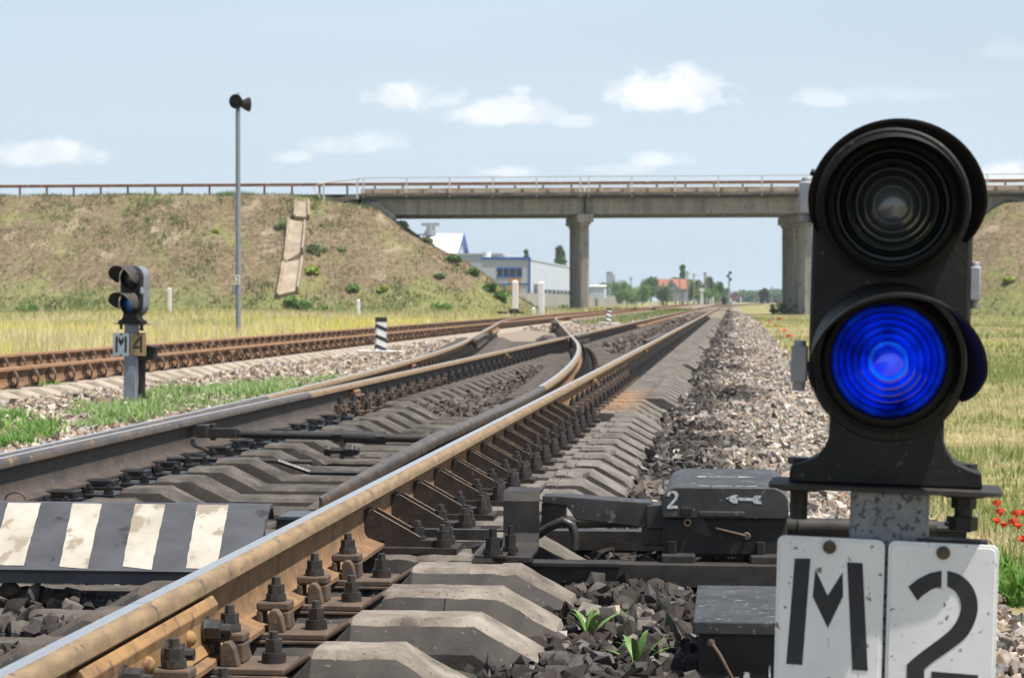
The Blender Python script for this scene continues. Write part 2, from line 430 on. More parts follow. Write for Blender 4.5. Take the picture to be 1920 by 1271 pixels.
def emb_material():
    t = NT('dry_embankment_soil'); pos = t.coords(False)
    n1 = t.noise(pos, .35, 6, .65); n2 = t.noise(pos, 2.4, 7, .7); n3 = t.noise(pos, .22, 5, .6)
    soil = t.ramp(n2, [(.28, (.080, .060, .036)), (.5, (.165, .125, .077)), (.72, (.27, .21, .135))])
    pale = t.ramp(n2, [(.3, (.23, .175, .12)), (.7, (.42, .34, .25))])
    green = t.ramp(n2, [(.3, (.09, .11, .035)), (.7, (.25, .24, .10))])
    c = t.mix(t.ramp(n1, [(.56, (0, 0, 0)), (.68, (1, 1, 1))]), soil, pale)
    sep = t.n('ShaderNodeSeparateXYZ'); t.l(pos, sep.inputs[0])
    low = t.n('ShaderNodeMapRange', interpolation_type='SMOOTHSTEP'); t.l(sep.outputs[2], low.inputs[0]); low.inputs[1].default_value = 3.2; low.inputs[2].default_value = -.3
    g = t.math('ADD', n3, t.math('MULTIPLY', low.outputs[0], .22))
    c = t.mix(t.ramp(g, [(.50, (0, 0, 0)), (.66, (.9, .9, .9))]), c, green)
    t.base(c); t.bump(n2, .8, .12)
    return t.set(.95, None, .15)
M['embankment'] = emb_material()
def build_embankment(side):
    xs = np.arange(-130, -8, .55) if side < 0 else np.arange(2, 90, .55)
    ys = np.arange(150, 202, .55)
    X, Y = np.meshgrid(xs, ys); Z = np.maximum(emb_z(X, Y, side), -1.6)
    nx, ny = len(xs), len(ys)
    v = np.stack([X, Y, Z], -1).reshape(-1, 3)
    i = (np.arange(ny - 1)[:, None] * nx + np.arange(nx - 1)[None, :]).ravel()
    f = np.stack([i, i + 1, i + nx + 1, i + nx], -1)
    keep = (v[f][:, :, 2].max(1) > -1.2); f = f[keep]
    o = np_mesh('embankment', v, f, M['embankment'], kind='structure'); o.data.shade_smooth()
build_embankment(-1); build_embankment(1)

# ------------------------------------------------------------------ sleepers of the near track
def sleeper_concrete(name, stained):
    t = NT(name); pos = t.coords(False)
    n1 = t.noise(pos, 7, 7, .65); n2 = t.noise(pos, 40, 5, .6); n3 = t.noise(pos, 2.2, 4, .6); n4 = t.noise(pos, 110, 3, .5)
    sep = t.n('ShaderNodeSeparateXYZ'); t.l(pos, sep.inputs[0]); x, y = sep.outputs[0], sep.outputs[1]
    def step(v, a, b):
        q = t.n('ShaderNodeMapRange', interpolation_type='SMOOTHSTEP'); t.l(v, q.inputs[0]); q.inputs[1].default_value = a; q.inputs[2].default_value = b; return q.outputs[0]
    if stained:
        light = t.ramp(n1, [(.30, (.085, .07, .057)), (.47, (.19, .163, .135)), (.66, (.31, .272, .227))])
        oil = t.ramp(n1, [(.3, (.030, .026, .022)), (.48, (.078, .067, .057)), (.7, (.145, .125, .105))])
        brown = t.ramp(n1, [(.3, (.055, .046, .038)), (.7, (.125, .105, .087))])
        rust = t.ramp(n1, [(.3, (.20, .11, .05)), (.7, (.36, .20, .10))])
        wob = t.math('MULTIPLY', t.math('SUBTRACT', n3, .5), .35)
        inside = step(t.math('ADD', x, wob), -.82, -1.05)
        near = t.math('MULTIPLY', step(t.math('ADD', y, t.math('MULTIPLY', wob, 5)), 17.5, 14.5), step(y, 5.3, 6.4))
        c = t.mix(inside, light, t.mix(near, brown, oil))
        # the sleepers beside the switch machine and beyond are greyer than the first few
        outer_dirt = t.math('MULTIPLY', step(y, 5.4, 7.0), .88)
        c = t.mix(t.math('MULTIPLY', outer_dirt, t.math('SUBTRACT', 1.0, inside)), c, t.ramp(n1, [(.3, (.075, .066, .057)), (.7, (.19, .17, .148))]))
        rz = t.math('MULTIPLY', t.math('MULTIPLY', step(y, 14.0, 15.2), step(y, 18.5, 16.6)), t.math('MULTIPLY', step(x, -.55, -.85), step(x, -1.75, -1.25)))
        c = t.mix(t.math('MULTIPLY', rz, .75), c, rust)
        dirt = t.ramp(n3, [(.52, (0, 0, 0)), (.72, (1, 1, 1))])
        c = t.mix(t.math('MULTIPLY', dirt, .55), c, t.mix(1.0, c, (.42, .38, .34), 'MULTIPLY'))
    else:
        c = t.ramp(n1, [(.3, (.25, .20, .15)), (.7, (.42, .36, .29))])
    pits = t.ramp(n4, [(.30, (.35, .35, .35)), (.38, (1, 1, 1))])
    c = t.mix(1.0, c, pits, 'MULTIPLY')
    t.base(c); t.bump(t.math('ADD', n2, t.math('MULTIPLY', n4, .5)), .55, .003)
    return t.set(.85, None, .3)
M['sleeper'] = sleeper_concrete('stained_sleeper_concrete', True)
M['sleeper_pale'] = sleeper_concrete('pale_sleeper_concrete', False)
M['sleeper_side'] = rough_mat('dark_sleeper_side', (.034, .029, .0255), (.062, .053, .046), 8, .8, 0.0, .5, .004, spots=(.15, .13, .11), spot_scale=80, spot_at=.66, world_co=True)  # sides and ends of the sleepers, darker than their tops

M['lit_edge'] = rough_mat('lit_brace_edge', (.30, .215, .14), (.18, .125, .08), 22, .7, 0.0, .3, .002)  # sunlit look of the brace ribs' top edges, painted in as a lighter brown
M['brace'] = rough_mat('greasy_brown_brace', (.048, .036, .028), (.022, .018, .016), 22, .6, 0.0, .6, .003, spots=(.15, .095, .06), spot_scale=45, spot_at=.66)
SH, ST, LOW = -.142, -.197, -.222      # shoulder, rail seat and low centre heights
def sleeper_mesh(name, prof, mat, w=.27, top=.15, bottom=-.44, rag=0.0):
    """concrete sleeper: height profile along x, trapezium across"""
    b = MB()
    if rag:                                       # worn, chipped edges on the sleepers near the camera
        fine = [prof[0]]
        for (x1, z1) in prof[1:]:
            x0, z0 = fine[-1]; k = max(1, int((x1 - x0) / .028))
            fine += [(x0 + (x1 - x0) * j / k, z0 + (z1 - z0) * j / k) for j in range(1, k + 1)]
        prof = fine
    n = len(prof)
    rows = []
    for (x, z) in prof:
        if rag:
            e = [random.gauss(0, rag) for _ in range(8)]; chip = [(-abs(random.gauss(0, .012)) if random.random() < .08 else 0) for _ in range(2)]
            rows += [(x, -w / 2, bottom), (x, -w / 2 + .012 + e[0], z - .075 + e[1]), (x, -top / 2 - .010 + e[2] - chip[0], z - .016 + e[3] + chip[0]), (x, -top / 2 + .012 - chip[0], z - .001 + e[4] * .6 + chip[0] * .5), (x, top / 2 - .012, z - .001 + e[5] * .6), (x, top / 2 + .010, z - .016 + e[6]), (x, w / 2 - .012, z - .075), (x, w / 2, bottom)]
            continue
        rows += [(x, -w / 2, bottom), (x, -w / 2 + .012, z - .075), (x, -top / 2 - .008, z - .012), (x, -top / 2 + .006, z), (x, top / 2 - .006, z), (x, top / 2 + .008, z - .012), (x, w / 2 - .012, z - .075), (x, w / 2, bottom)]
    fs = [(i * 8 + k, (i + 1) * 8 + k, (i + 1) * 8 + k + 1, i * 8 + k + 1) for i in range(n - 1) for k in range(7)]
    fs += [tuple(range(8)), tuple(reversed(range((n - 1) * 8, n * 8)))]
    b.add(rows, fs)
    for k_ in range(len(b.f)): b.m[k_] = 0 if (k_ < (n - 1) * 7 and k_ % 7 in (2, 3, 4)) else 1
    return b.build(name, mat, None, smooth=24 if rag else None)

def profile_for(rails, xe_l, xe_r, seat_r=.2, machine=False, groove=True):
    """seats at the rails, raised shoulders beside them, low in between"""
    rails = sorted(rails); p = [(xe_l, -.25), (xe_l + .015, SH - .085), (xe_l + .17, SH)]
    if rails[0] - .27 > xe_l + .2: p += [(rails[0] - .26, SH)]
    for i, r in enumerate(rails):
        sr = .33 if i == 0 and machine else (seat_r if i == len(rails) - 1 else .2)
        p += [(r - .20, ST), (r + sr, ST)]
        if i + 1 < len(rails):
            nx = rails[i + 1]
            if nx - r > 1.0:
                p += [(r + sr + .045, SH), (r + sr + .20, SH), (r + sr + .36, LOW), (nx - .50, LOW), (nx - .36, SH), (nx - .245, SH)]
            elif nx - r > .62:
                p += [(r + sr + .04, SH), (nx - .24, SH)]
            else:
                p[-1] = (min(r + sr, nx - .21), ST)
        else:
            g = max(r + sr + .09, xe_r - .30); p += [(r + sr + .05, SH), (g, SH), (g + .005, SH - (.006 if groove else 0)), (g + .010, SH), (xe_r - .165, SH), (xe_r - .012, SH - .085), (xe_r, SH - .12)]
    out = [p[0]]
    for q in p[1:]:
        out.append((max(q[0], out[-1][0] + .004), q[1]))
    return out

depths = [3.22, 3.68, 4.15, 4.61, 5.08, 5.55, 6.03, 6.79, 7.33, 7.83, 8.37, 8.89, 9.40, 9.92, 10.42, 10.94, 11.46, 11.96, 12.48, 12.98, 13.50, 14.0]
SLEEPER_Y = [1.005 * d - .111 for d in depths]
y = SLEEPER_Y[-1] + .52
while y < 94:
    SLEEPER_Y.append(y); y += .52 if y < 40 else .545
STRUT = lambda y: 6.5 < y < 14.2

def nut(b, p, r=.0195, h=.026, ax=(0, 0, 1), tip=.017, washer=True, mi=0, rot=0.0):
    """hex nut on a washer with the bolt's end standing out"""
    p = Vector(p); a = Vector(ax)
    if washer: b.cyl(p, p + a * .007, r * 1.22, n=12, mi=mi); p = p + a * .007
    b.cyl(p, p + a * h, r, r * .97, n=6, mi=mi, phase=rot)
    b.cyl(p + a * h, p + a * (h + tip), r * .56, r * .5, n=8, mi=mi)

# prototypes of the fastening on the right-hand side of a rail (origin: rail centre line, z = 0 at the rail's top)
def proto_fastening():
    c = MB()
    c.b2((.0, -.085, -.196), (.225, .085, -.181))                   # sole plate
    c.box((.252, 0, -.1725), (.075, .168, .010), (0, -.58, 0)); c.b2((.02, -.088, -.206), (.232, .088, -.1965))       # curled edge of the pad
    for s in (-1, 1):                                               # rib hooks
        pts = [(.082, -.181), (.082, -.140), (.090, -.128), (.103, -.128), (.113, -.142), (.122, -.181)]
        Mx = Matrix(((1, 0, 0, 0), (0, 0, 1, s * .052), (0, 1, 0, 0), (0, 0, 0, 1)))
        c.prism(pts, -.016, .016, Mx)
    clip = c.build('rail_clip', M['clip_iron'], None, bevel=.003)
    k = MB()                                                        # saddle clamp on the rail's foot
    k.b2((.046, -.030, -.136), (.126, .030, -.115)); k.b2((.108, -.030, -.181), (.126, .030, -.136)); k.b2((.046, -.030, -.166), (.062, .030, -.136))
    clamp = k.build('clamp', M['clip_iron'], clip, bevel=.005)
    b1 = MB(); nut(b1, (.088, 0, -.113), .0205, .030, tip=.018, rot=.3); b1.cyl((.088, 0, -.113), (.088, 0, -.098), .026, .024, n=10)
    b1.build('bolt', M['oily'], clip, smooth=35)
    b2_ = MB(); b2_.cyl((.185, 0, -.181), (.185, 0, -.165), .027, .027, n=12); nut(b2_, (.185, 0, -.165), .0205, .028, tip=.016, rot=.8)
    b2_.build('bolt', M['oily'], clip, smooth=35)
    return clip
def proto_simple(r=1.0):
    c = MB()
    c.b2((.0, -.08, -.196), (.23, .08, -.179)); c.b2((.045, -.04, -.165), (.135, .04, -.115))
    nut(c, (.088, 0, -.115), .022, .034, tip=.02); nut(c, (.188, 0, -.180), .021, .034, tip=.018)
    return c.build('rail_clip', M['oily'], None)
def proto_strut():
    """brace of the switch: sloping channel with two side ribs, bolted through the rail's web, on a bed plate"""
    c = MB()
    c.b2((.0, -.085, -.196), (.31, .085, -.178))
    c.b2((.075, -.045, -.178), (.24, .045, -.158))
    P = [(.022, -.069), (.040, -.064), (.188, -.146), (.188, -.160), (.022, -.160)]
    for s in (-1, 1):
        Mx = Matrix(((1, 0, 0, 0), (0, 0, 1, s * .040), (0, 1, 0, 0), (0, 0, 0, 1)))
        k0_ = len(c.f); c.prism(P, -.005, .005, Mx); c.m[k0_ + 3] = 1
    c.b2((.010, -.046, -.158), (.026, .046, -.062))
    c.add([(.026, -.035, -.105), (.026, .035, -.105), (.188, .035, -.159), (.188, -.035, -.159)], [(0, 1, 2, 3)])
    nut(c, (.027, 0, -.098), .019, .024, ax=(1, 0, 0), tip=.016)
    br = c.build('rail_brace', [M['brace'], M['lit_edge']], None)
    b1 = MB(); nut(b1, (.175, 0, -.155), .021, .028, tip=.02, rot=.2); b1.build('bolt', M['oily'], br, smooth=35)
    for s in (-1, 1):
        b2_ = MB(); b2_.cyl((.262, s * .05, -.178), (.262, s * .05, -.160), .027, n=12); nut(b2_, (.262, s * .05, -.160), .021, .028, tip=.018, rot=.5 + s)
        b2_.build('bolt', M['oily'], br, smooth=35)
    return br
def proto_slide():
    """black greasy slide plate beside the left switch rail"""
    c = MB()
    c.b2((-.1, -.085, -.200), (.35, .085, -.184)); c.b2((-.05, -.062, -.184), (.165, .062, -.158)); c.b2((.21, -.06, -.184), (.33, .06, -.168))
    sp = c.build('slide_plate', M['oily_wet'], None, bevel=.004)
    b1 = MB(); nut(b1, (.205, .02, -.184), .021, .030, tip=.014); b1.build('bolt', M['oily_wet'], sp, smooth=35)
    b1 = MB(); nut(b1, (.30, -.03, -.168), .018, .02, tip=.01); b1.build('bolt', M['oily_wet'], sp, smooth=35)
    return sp
FAST, SIMPLE, STRUT_P, SLIDE = proto_fastening(), proto_simple(), proto_strut(), proto_slide()
def place(proto, parent, x, dy=0.0, ang=0.0):
    """a copy of a prototype part under its sleeper (whose own origin is on the right rail)"""
    c = copy_tree(proto, parent)
    c.location = (x - XR, dy, 0); c.rotation_euler = (0, 0, ang)
    return c

ORD = ['second', 'third', 'fourth', 'fifth', 'sixth', 'seventh']
for i, y in enumerate(SLEEPER_Y):
    if y < 4.8: xe = -.54
    elif y < 6.3: xe = -.43
    elif y < 14: xe = -.45
    elif y < 16.2: xe = -.50
    elif y < 21: xe = -.37
    elif y < 25: xe = -.44
    else: xe = -.36 if int(y / 5) % 2 else -.42
    rails = [XR]
    if y < 6.2: rails.append(XL - .04)
    else:
        rails.append(XL)
        if y > 15:
            for r in (blade_x(y), left_x(y)):
                if min(abs(r - q) for q in rails) > .2: rails.append(r)
    if y > 36: rails = [q for q in rails if q > -5.0]
    if y > 46: rails = [XR, XL]
    xl = min(min(rails), XL) - (.62 if y < 46 else .58)
    prof = [(px_ - XR, z) for px_, z in profile_for(rails, xl, xe, .36 if STRUT(y) else .235, 6.2 < y < 15.0, y > 6.5)]
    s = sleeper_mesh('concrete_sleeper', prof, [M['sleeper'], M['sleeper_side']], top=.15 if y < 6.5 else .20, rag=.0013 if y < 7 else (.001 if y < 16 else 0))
    s.location = (XR, y, 0)
    if i < 2: lab = ['weathered concrete sleeper at the bottom edge, nearest of all, under the fishplate', 'second nearest concrete sleeper, under the rusty fishplate with hex nuts'][i]; grp = None
    elif y < 6.3: lab = f'weathered concrete sleeper, {["third", "fourth", "fifth", "sixth", "seventh"][i - 2]} from the bottom edge of the photo along the near rail'; grp = None
    elif STRUT(y): lab = 'grey concrete switch sleeper carrying a sloping rail brace and a greased slide plate'; grp = 'braced sleepers of the switch'
    else: lab = 'grey concrete sleeper of the near track beyond the last sloping rail brace'; grp = 'near track sleepers beyond the braces'
    tag(s, lab, 'sleeper', grp)
    if STRUT(y):
        place(STRUT_P, s, XR); place(SLIDE, s, XL)
    else:
        near = y < 22
        place(FAST if near else SIMPLE, s, XR)
        if 14.2 < y < 60:
            place(FAST if y < 20 else SIMPLE, s, XL)
        if 15.5 < y < 46:
            bx = blade_x(y); a = math.atan2(2 * (y - Y0) / 600, 1) if y < 32.8 else 1 / 11
            if abs(bx - XL) > .3 and XR - bx > .3: place(SIMPLE, s, bx, 0, a)
        if 17 < y < 46 and xl < -3.3:
            place(SIMPLE, s, left_x(y), 0, .07)
for q in (FAST, SIMPLE, STRUT_P, SLIDE):
    for ch in list(q.children): bpy.data.objects.remove(ch)
    bpy.data.objects.remove(q)

# ------------------------------------------------------------------ sleepers of the far left track, with round spring clips
def proto_spring():
    c = MB()
    c.b2((.05, -.10, -.190), (.19, .10, -.174))
    th = [math.pi * 2 * k / 14 for k in range(15)]
    for q, r in ((0, .078), (1, .058)):
        c.tube([(.125 + q * .02 + .78 * r * math.cos(t), -.62 * r * math.cos(t) - .03 - q * .03, -.104 + r * math.sin(t)) for t in th], .0105, 6)
    c.tube([(.10, .0, -.125), (.13, -.03, -.128), (.15, -.045, -.15)], .009, 6)
    return c.build('spring_clip', M['clip_iron'], None)
SPRING = proto_spring()
pale_prof = [(-2.16, -.25), (-2.15, SH - .07), (-1.95, SH - .03), (-1.82, SH - .03), (-1.78, ST), (-1.40, ST), (-1.36, SH - .03), (-1.2, LOW), (-.4, LOW), (-.24, SH - .03), (-.2, ST), (.19, ST), (.23, SH - .03), (.40, SH - .03), (.60, SH - .10), (.61, -.25)]
pale0 = sleeper_mesh('pale_sleeper', pale_prof, [M['sleeper_pale'], M['sleeper_pale']], .30, .21)
for sx in (0.0, TL - TR):
    c = copy_tree(SPRING, pale0); c.location = (sx, 0, 0)
bpy.data.objects.remove(SPRING)
y = 15.2; k = 0
while y < 84:
    o = pale0 if k == 0 else copy_tree(pale0)
    o.location = (TR + .01 * math.sin(k * 2.1), y, 0)
    tag(o, 'pale tan concrete sleeper with round spring clips under the rusty far left track', 'sleeper', 'pale sleepers of the far left track')
    k += 1; y += .545
# the two tracks' remaining sleepers, too small to tell apart
def far_sleepers():
    b = MB(); 
    for (y0, x0, x1) in ((94, XL - .6, XR + .75), (84.5, TL - .6, TR + .6)):
        y = y0
        while y < 260:
            b.box(((x0 + x1) / 2, y, -.24), (x1 - x0, .26, .16), None, 0, (.97, .75)); y += .6
    o = b.build('distant_sleepers', M['sleeper_pale']); tag(o, 'pale concrete sleepers of both tracks far off towards the bridge', 'sleepers', None, 'stuff')
far_sleepers()

# ------------------------------------------------------------------ rails
HALF = [(0, 0, 0), (.012, -.0004, 0), (.019, -.0014, 1), (.027, -.0045, 1), (.0335, -.0105, 1), (.0368, -.019, 1), (.0378, -.034, 1), (.034, -.0385, 1), (.0115, -.052, 2), (.0092, -.066, 2), (.009, -.10, 2), (.0105, -.135, 2), (.021, -.151, 2), (.055, -.163, 2), (.075, -.169, 2), (.075, -.180, 2)]
def rail(name, path, mats, label, zoff=0.0, half=HALF, left_clip=None, parent=None, zf=None):
    """rail section swept along (x, y) points; left_clip narrows the head on the far side"""
    right = [(x, z, m) for x, z, m in half]
    left = [(-min(x, .024) if z > -.045 else -x, z, 0 if (m == 1 and z > -.003) else m) for x, z, m in half]
    sec = list(reversed(left[1:])) + right
    b = MB(); n = len(sec); rings = []
    pts = [Vector((p[0], p[1], 0)) for p in path]
    for i, p in enumerate(pts):
        d = (pts[min(i + 1, len(pts) - 1)] - pts[max(i - 1, 0)]).normalized(); side = Vector((d.y, -d.x, 0))
        for (x, z, m) in sec:
            if left_clip is not None and z > -.14: x = max(x, left_clip(p.y))
            b.v.append(tuple(p + side * x + Vector((0, 0, z + zoff + (zf(p.y) if zf else 0)))))
    ms = [max(sec[k][2], sec[k + 1][2]) for k in range(n - 1)]
    for i in range(len(pts) - 1):
        for k in range(n - 1):
            b.f.append((i * n + k, i * n + k + 1, (i + 1) * n + k + 1, (i + 1) * n + k)); b.m.append(ms[k])
        b.f.append((i * n + n - 1, i * n, (i + 1) * n, (i + 1) * n + n - 1)); b.m.append(2)
    b.f.append(tuple(range(n))); b.m.append(2); b.f.append(tuple(reversed(range((len(pts) - 1) * n, len(pts) * n)))); b.m.append(2)
    o = b.build(name, mats, parent, smooth=32)
    if label: tag(o, label, 'rail')
    return o
TAN = [M['polished'], M['head_side'], M['rail_web']]
DARK = [M['polished'], M['dark_head'], M['dark_web']]
BROWN = [M['brown_head'], M['brown_head'], M['brown_web']]
def rng(a, b, s): 
    n = max(2, int(math.ceil((b - a) / s)) + 1); return list(np.linspace(a, b, n))
Y_JOINT = px(263, 1130, z=0).y
rail('steel_rail', [(XR, y) for y in rng(1.2, Y_JOINT - .002, .5)], TAN, 'short near length of tan rail in the bottom left corner, before the joint')
rail('steel_rail', [(XR, y) for y in rng(Y_JOINT + .002, 16.9, .8)], TAN, 'near right stock rail, shiny top and tan side, running past the sloping braces')
rail('steel_rail', [(XR, y) for y in rng(16.904, 260, 6)], TAN, 'right rail of the near track beyond the braces, running straight to the bridge')
rail('steel_rail', [(left_x(y), y) for y in rng(1.2, 13.2, .5)], DARK, 'dark left stock rail entering at the left edge of the photo')
rail('steel_rail', [(left_x(y), y) for y in rng(13.204, 58.6, .7)], TAN, 'tan outer rail curving away left behind the dark switch rail, up to the crossing')
Y_HEEL = px(640, 742, z=-.02).y
rail('switch_rail', [(XL, y) for y in rng(6.1, Y_HEEL - .003, .5)], DARK, 'dark switch rail lying closed against the left stock rail', .0025, left_clip=lambda y: -.028 + max(0, .03 * (1 - (y - 6.1) / 5)))
rail('steel_rail', [(XL, y) for y in rng(Y_HEEL + .003, 35.2, 1)], [M['polished'], M['head_side'], M['dark_web']], 'straight inner left rail from the switch rail to the first frog, bolts along its foot')
rail('steel_rail', [(XL, y) for y in rng(35.45, 260, 6)], TAN, 'left rail of the near track beyond the first frog')
BLADE = [(0, -.004, 1), (.014, -.005, 1), (.030, -.008, 1), (.0345, -.014, 1), (.036, -.03, 1), (.036, -.045, 1), (.013, -.060, 2), (.011, -.10, 2), (.0125, -.135, 2), (.021, -.151, 2), (.05, -.163, 2), (.07, -.169, 2), (.07, -.180, 2)]
rail('switch_rail', [(blade_x(y), y) for y in rng(6.85, 14.9, .4)], [M['dark_head'], M['dark_head'], M['dark_web']], 'open switch rail with a pointed tip beside the near right rail', 0, BLADE, zf=lambda y: -.034 * max(0, 1 - (y - 6.85) / 2.6), left_clip=lambda y: -.036 + max(0, .060 * (1 - (y - 6.85) / 3.4)))
END2 = 88.0
def cross_x(y):
    """curved right-hand rail of the crossover; eases into the far left track's right rail"""
    x = blade_x(y)
    if y < 70: return x
    t = (y - 70) / 24.0
    x70 = blade_x(70); a = x70; b_ = TR; m0 = -24 / 11.0
    t2, t3 = t * t, t * t * t
    return a * (2 * t3 - 3 * t2 + 1) + m0 * (t3 - 2 * t2 + t) + b_ * (-2 * t3 + 3 * t2)
rail('steel_rail', [(cross_x(y), y) for y in rng(14.904, 94, .7)], TAN, 'curving rail of the crossover, bending left through the first frog')
def left_cross(y):
    x = left_x(y)
    if y < 61: return x
    t = (y - 61) / 34.0; a = left_x(61); b_ = TL + .075; m0 = -34 / 11.0
    t2, t3 = t * t, t * t * t
    return a * (2 * t3 - 3 * t2 + 1) + m0 * (t3 - 2 * t2 + t) + b_ * (-2 * t3 + 3 * t2)
rail('steel_rail', [(left_cross(y), y) for y in rng(58.604, 94, .8)], TAN, 'outer crossover rail beyond the second frog joining the far left track')
rail('steel_rail', [(TR, y) for y in rng(8, 59.9, 6)], BROWN, 'rusty brown near rail of the far left track up to the second frog')
rail('steel_rail', [(TR, y) for y in rng(60.2, 82, 4)], BROWN, 'rusty inner rail of the far left track between the second frog and the curving rail')
rail('steel_rail', [(TR, y) for y in rng(94.004, 420, 9)], BROWN, 'near rail of the far left track where it runs on under the bridge')
rail('steel_rail', [(TL, y) for y in rng(8, 420, 9)], BROWN, 'rusty brown outermost rail of the far left track beside the yellow field')
rail('steel_rail', [(XR, y) for y in rng(260.01, 700, 20)], TAN, 'right rail of the near track far beyond the bridge')
rail('steel_rail', [(XL, y) for y in rng(260.01, 700, 20)], TAN, 'left rail of the near track far beyond the bridge')
for off, lab in ((XR, 'right rail of the distant branch bending right towards the dark wagons'), (XL, 'left rail of the distant branch bending right towards the dark wagons')):
    rail('steel_rail', [(off + ((y - 215) ** 2 / 1900 if y < 245 else 900 / 1900 + (y - 245) / 32) + .05, y) for y in rng(216, 640, 6)], TAN, lab, .004)
# check rails and frog wing rails
def check(x0f, ya, yb, lab, mats=DARK, flare=.05, parent=None):
    def xf(y):
        e = max(0, 1 - (y - ya) / .8) + max(0, 1 - (yb - y) / .8)
        return x0f(y) + flare * e
    o = rail('check_rail', [(xf(y), y) for y in rng(ya, yb, .4)], mats, lab, .012, BLADE)
check(lambda y: left_x(y) + .115, 32.2, 38.6, 'dark check rail beside the outer curving rail, left of the first frog')
check(lambda y: XR - .115, 32.4, 38.4, 'dark check rail inside the near right rail, level with the first frog', flare=-.05)
check(lambda y: XL + .10 if y < 35 else XL + .10, 35.9, 39.2, 'short wing rail right of the first frog', flare=.03)
check(lambda y: cross_x(y) - .12, 57.5, 63.5, 'dark check rail beside the curving crossover rail before the second frog', flare=-.05)
# ------------------------------------------------------------------ ballast: loose broken stone
M['stone'] = tint_mat('broken_stone', .9, 0, 45)
CUBE = np.array([[-1, -1, -1], [1, -1, -1], [1, 1, -1], [-1, 1, -1], [-1, -1, 1], [1, -1, 1], [1, 1, 1], [-1, 1, 1]], float) * .62
CUBE_F = np.array([[0, 3, 2], [0, 2, 1], [4, 5, 6], [4, 6, 7], [0, 1, 5], [0, 5, 4], [1, 2, 6], [1, 6, 5], [2, 3, 7], [2, 7, 6], [3, 0, 4], [3, 4, 7]])
_t = (1 + 5 ** .5) / 2
ICO = np.array([[-1, _t, 0], [1, _t, 0], [-1, -_t, 0], [1, -_t, 0], [0, -1, _t], [0, 1, _t], [0, -1, -_t], [0, 1, -_t], [_t, 0, -1], [_t, 0, 1], [-_t, 0, -1], [-_t, 0, 1]]) / 1.9
ICO_F = np.array([[0, 11, 5], [0, 5, 1], [0, 1, 7], [0, 7, 10], [0, 10, 11], [1, 5, 9], [5, 11, 4], [11, 10, 2], [10, 7, 6], [7, 1, 8], [3, 9, 4], [3, 4, 2], [3, 2, 6], [3, 6, 8], [3, 8, 9], [4, 9, 5], [2, 4, 11], [6, 2, 10], [8, 6, 7], [9, 8, 1]])
def stones(P, size, cols, near=False):
    base, F = (ICO, ICO_F) if near else (CUBE, CUBE_F)
    n = len(P); k = len(base)
    V = base[None] * 1.12 + RNG.normal(0, .21 if near else .25, (n, k, 3))
    for _ in range(3 if near else 2):                     # broken faces
        nn = RNG.normal(size=(n, 1, 3)); nn /= np.linalg.norm(nn, axis=2, keepdims=True)
        over = np.maximum((V * nn).sum(-1, keepdims=True) - RNG.uniform(.32, .66, (n, 1, 1)), 0); V = V - over * nn
    V *= RNG.uniform(.5, 1.25, (n, 1, 3)) * np.array([1.15, 1.15, .85])
    V *= size[:, None, None]
    q = RNG.normal(size=(n, 4)); q[:, 1:3] *= .55; q /= np.linalg.norm(q, axis=1)[:, None]
    w, a, b, c = q.T
    Rm = np.stack([1 - 2 * (b * b + c * c), 2 * (a * b - c * w), 2 * (a * c + b * w), 2 * (a * b + c * w), 1 - 2 * (a * a + c * c), 2 * (b * c - a * w), 2 * (a * c - b * w), 2 * (b * c + a * w), 1 - 2 * (a * a + b * b)], -1).reshape(n, 3, 3)
    V = np.einsum('nij,nkj->nki', Rm, V) + P[:, None, :]
    Fs = (F[None] + (np.arange(n) * k)[:, None, None]).reshape(-1, 3)
    return V.reshape(-1, 3), Fs, np.repeat(cols, k, axis=0)
def pick(pal, n):
    pal = np.array(pal); c = pal[RNG.integers(0, len(pal), n)]
    return c * RNG.uniform(.72, 1.28, (n, 1)) * RNG.uniform(.95, 1.05, (n, 3))
LIGHT_P = [(.42, .365, .305), (.34, .30, .26), (.37, .295, .225), (.50, .45, .395), (.27, .255, .245), (.29, .215, .155), (.21, .19, .175), (.16, .135, .115)]
DARK_P = [(.046, .041, .037), (.062, .055, .050), (.034, .030, .028), (.078, .068, .060), (.056, .045, .037), (.115, .105, .096)]
LEFT_P = [(.34, .275, .205), (.41, .335, .26), (.27, .20, .145), (.47, .41, .345), (.21, .165, .125), (.34, .31, .28)]
SY = np.array(SLEEPER_Y)
def on_sleeper(x, y, x0, x1, half=.125):
    i = np.clip(np.searchsorted(SY, y), 1, len(SY) - 1)
    d = np.minimum(np.abs(y - SY[i]), np.abs(y - SY[i - 1]))
    return (d < half) & (x > x0) & (x < x1)
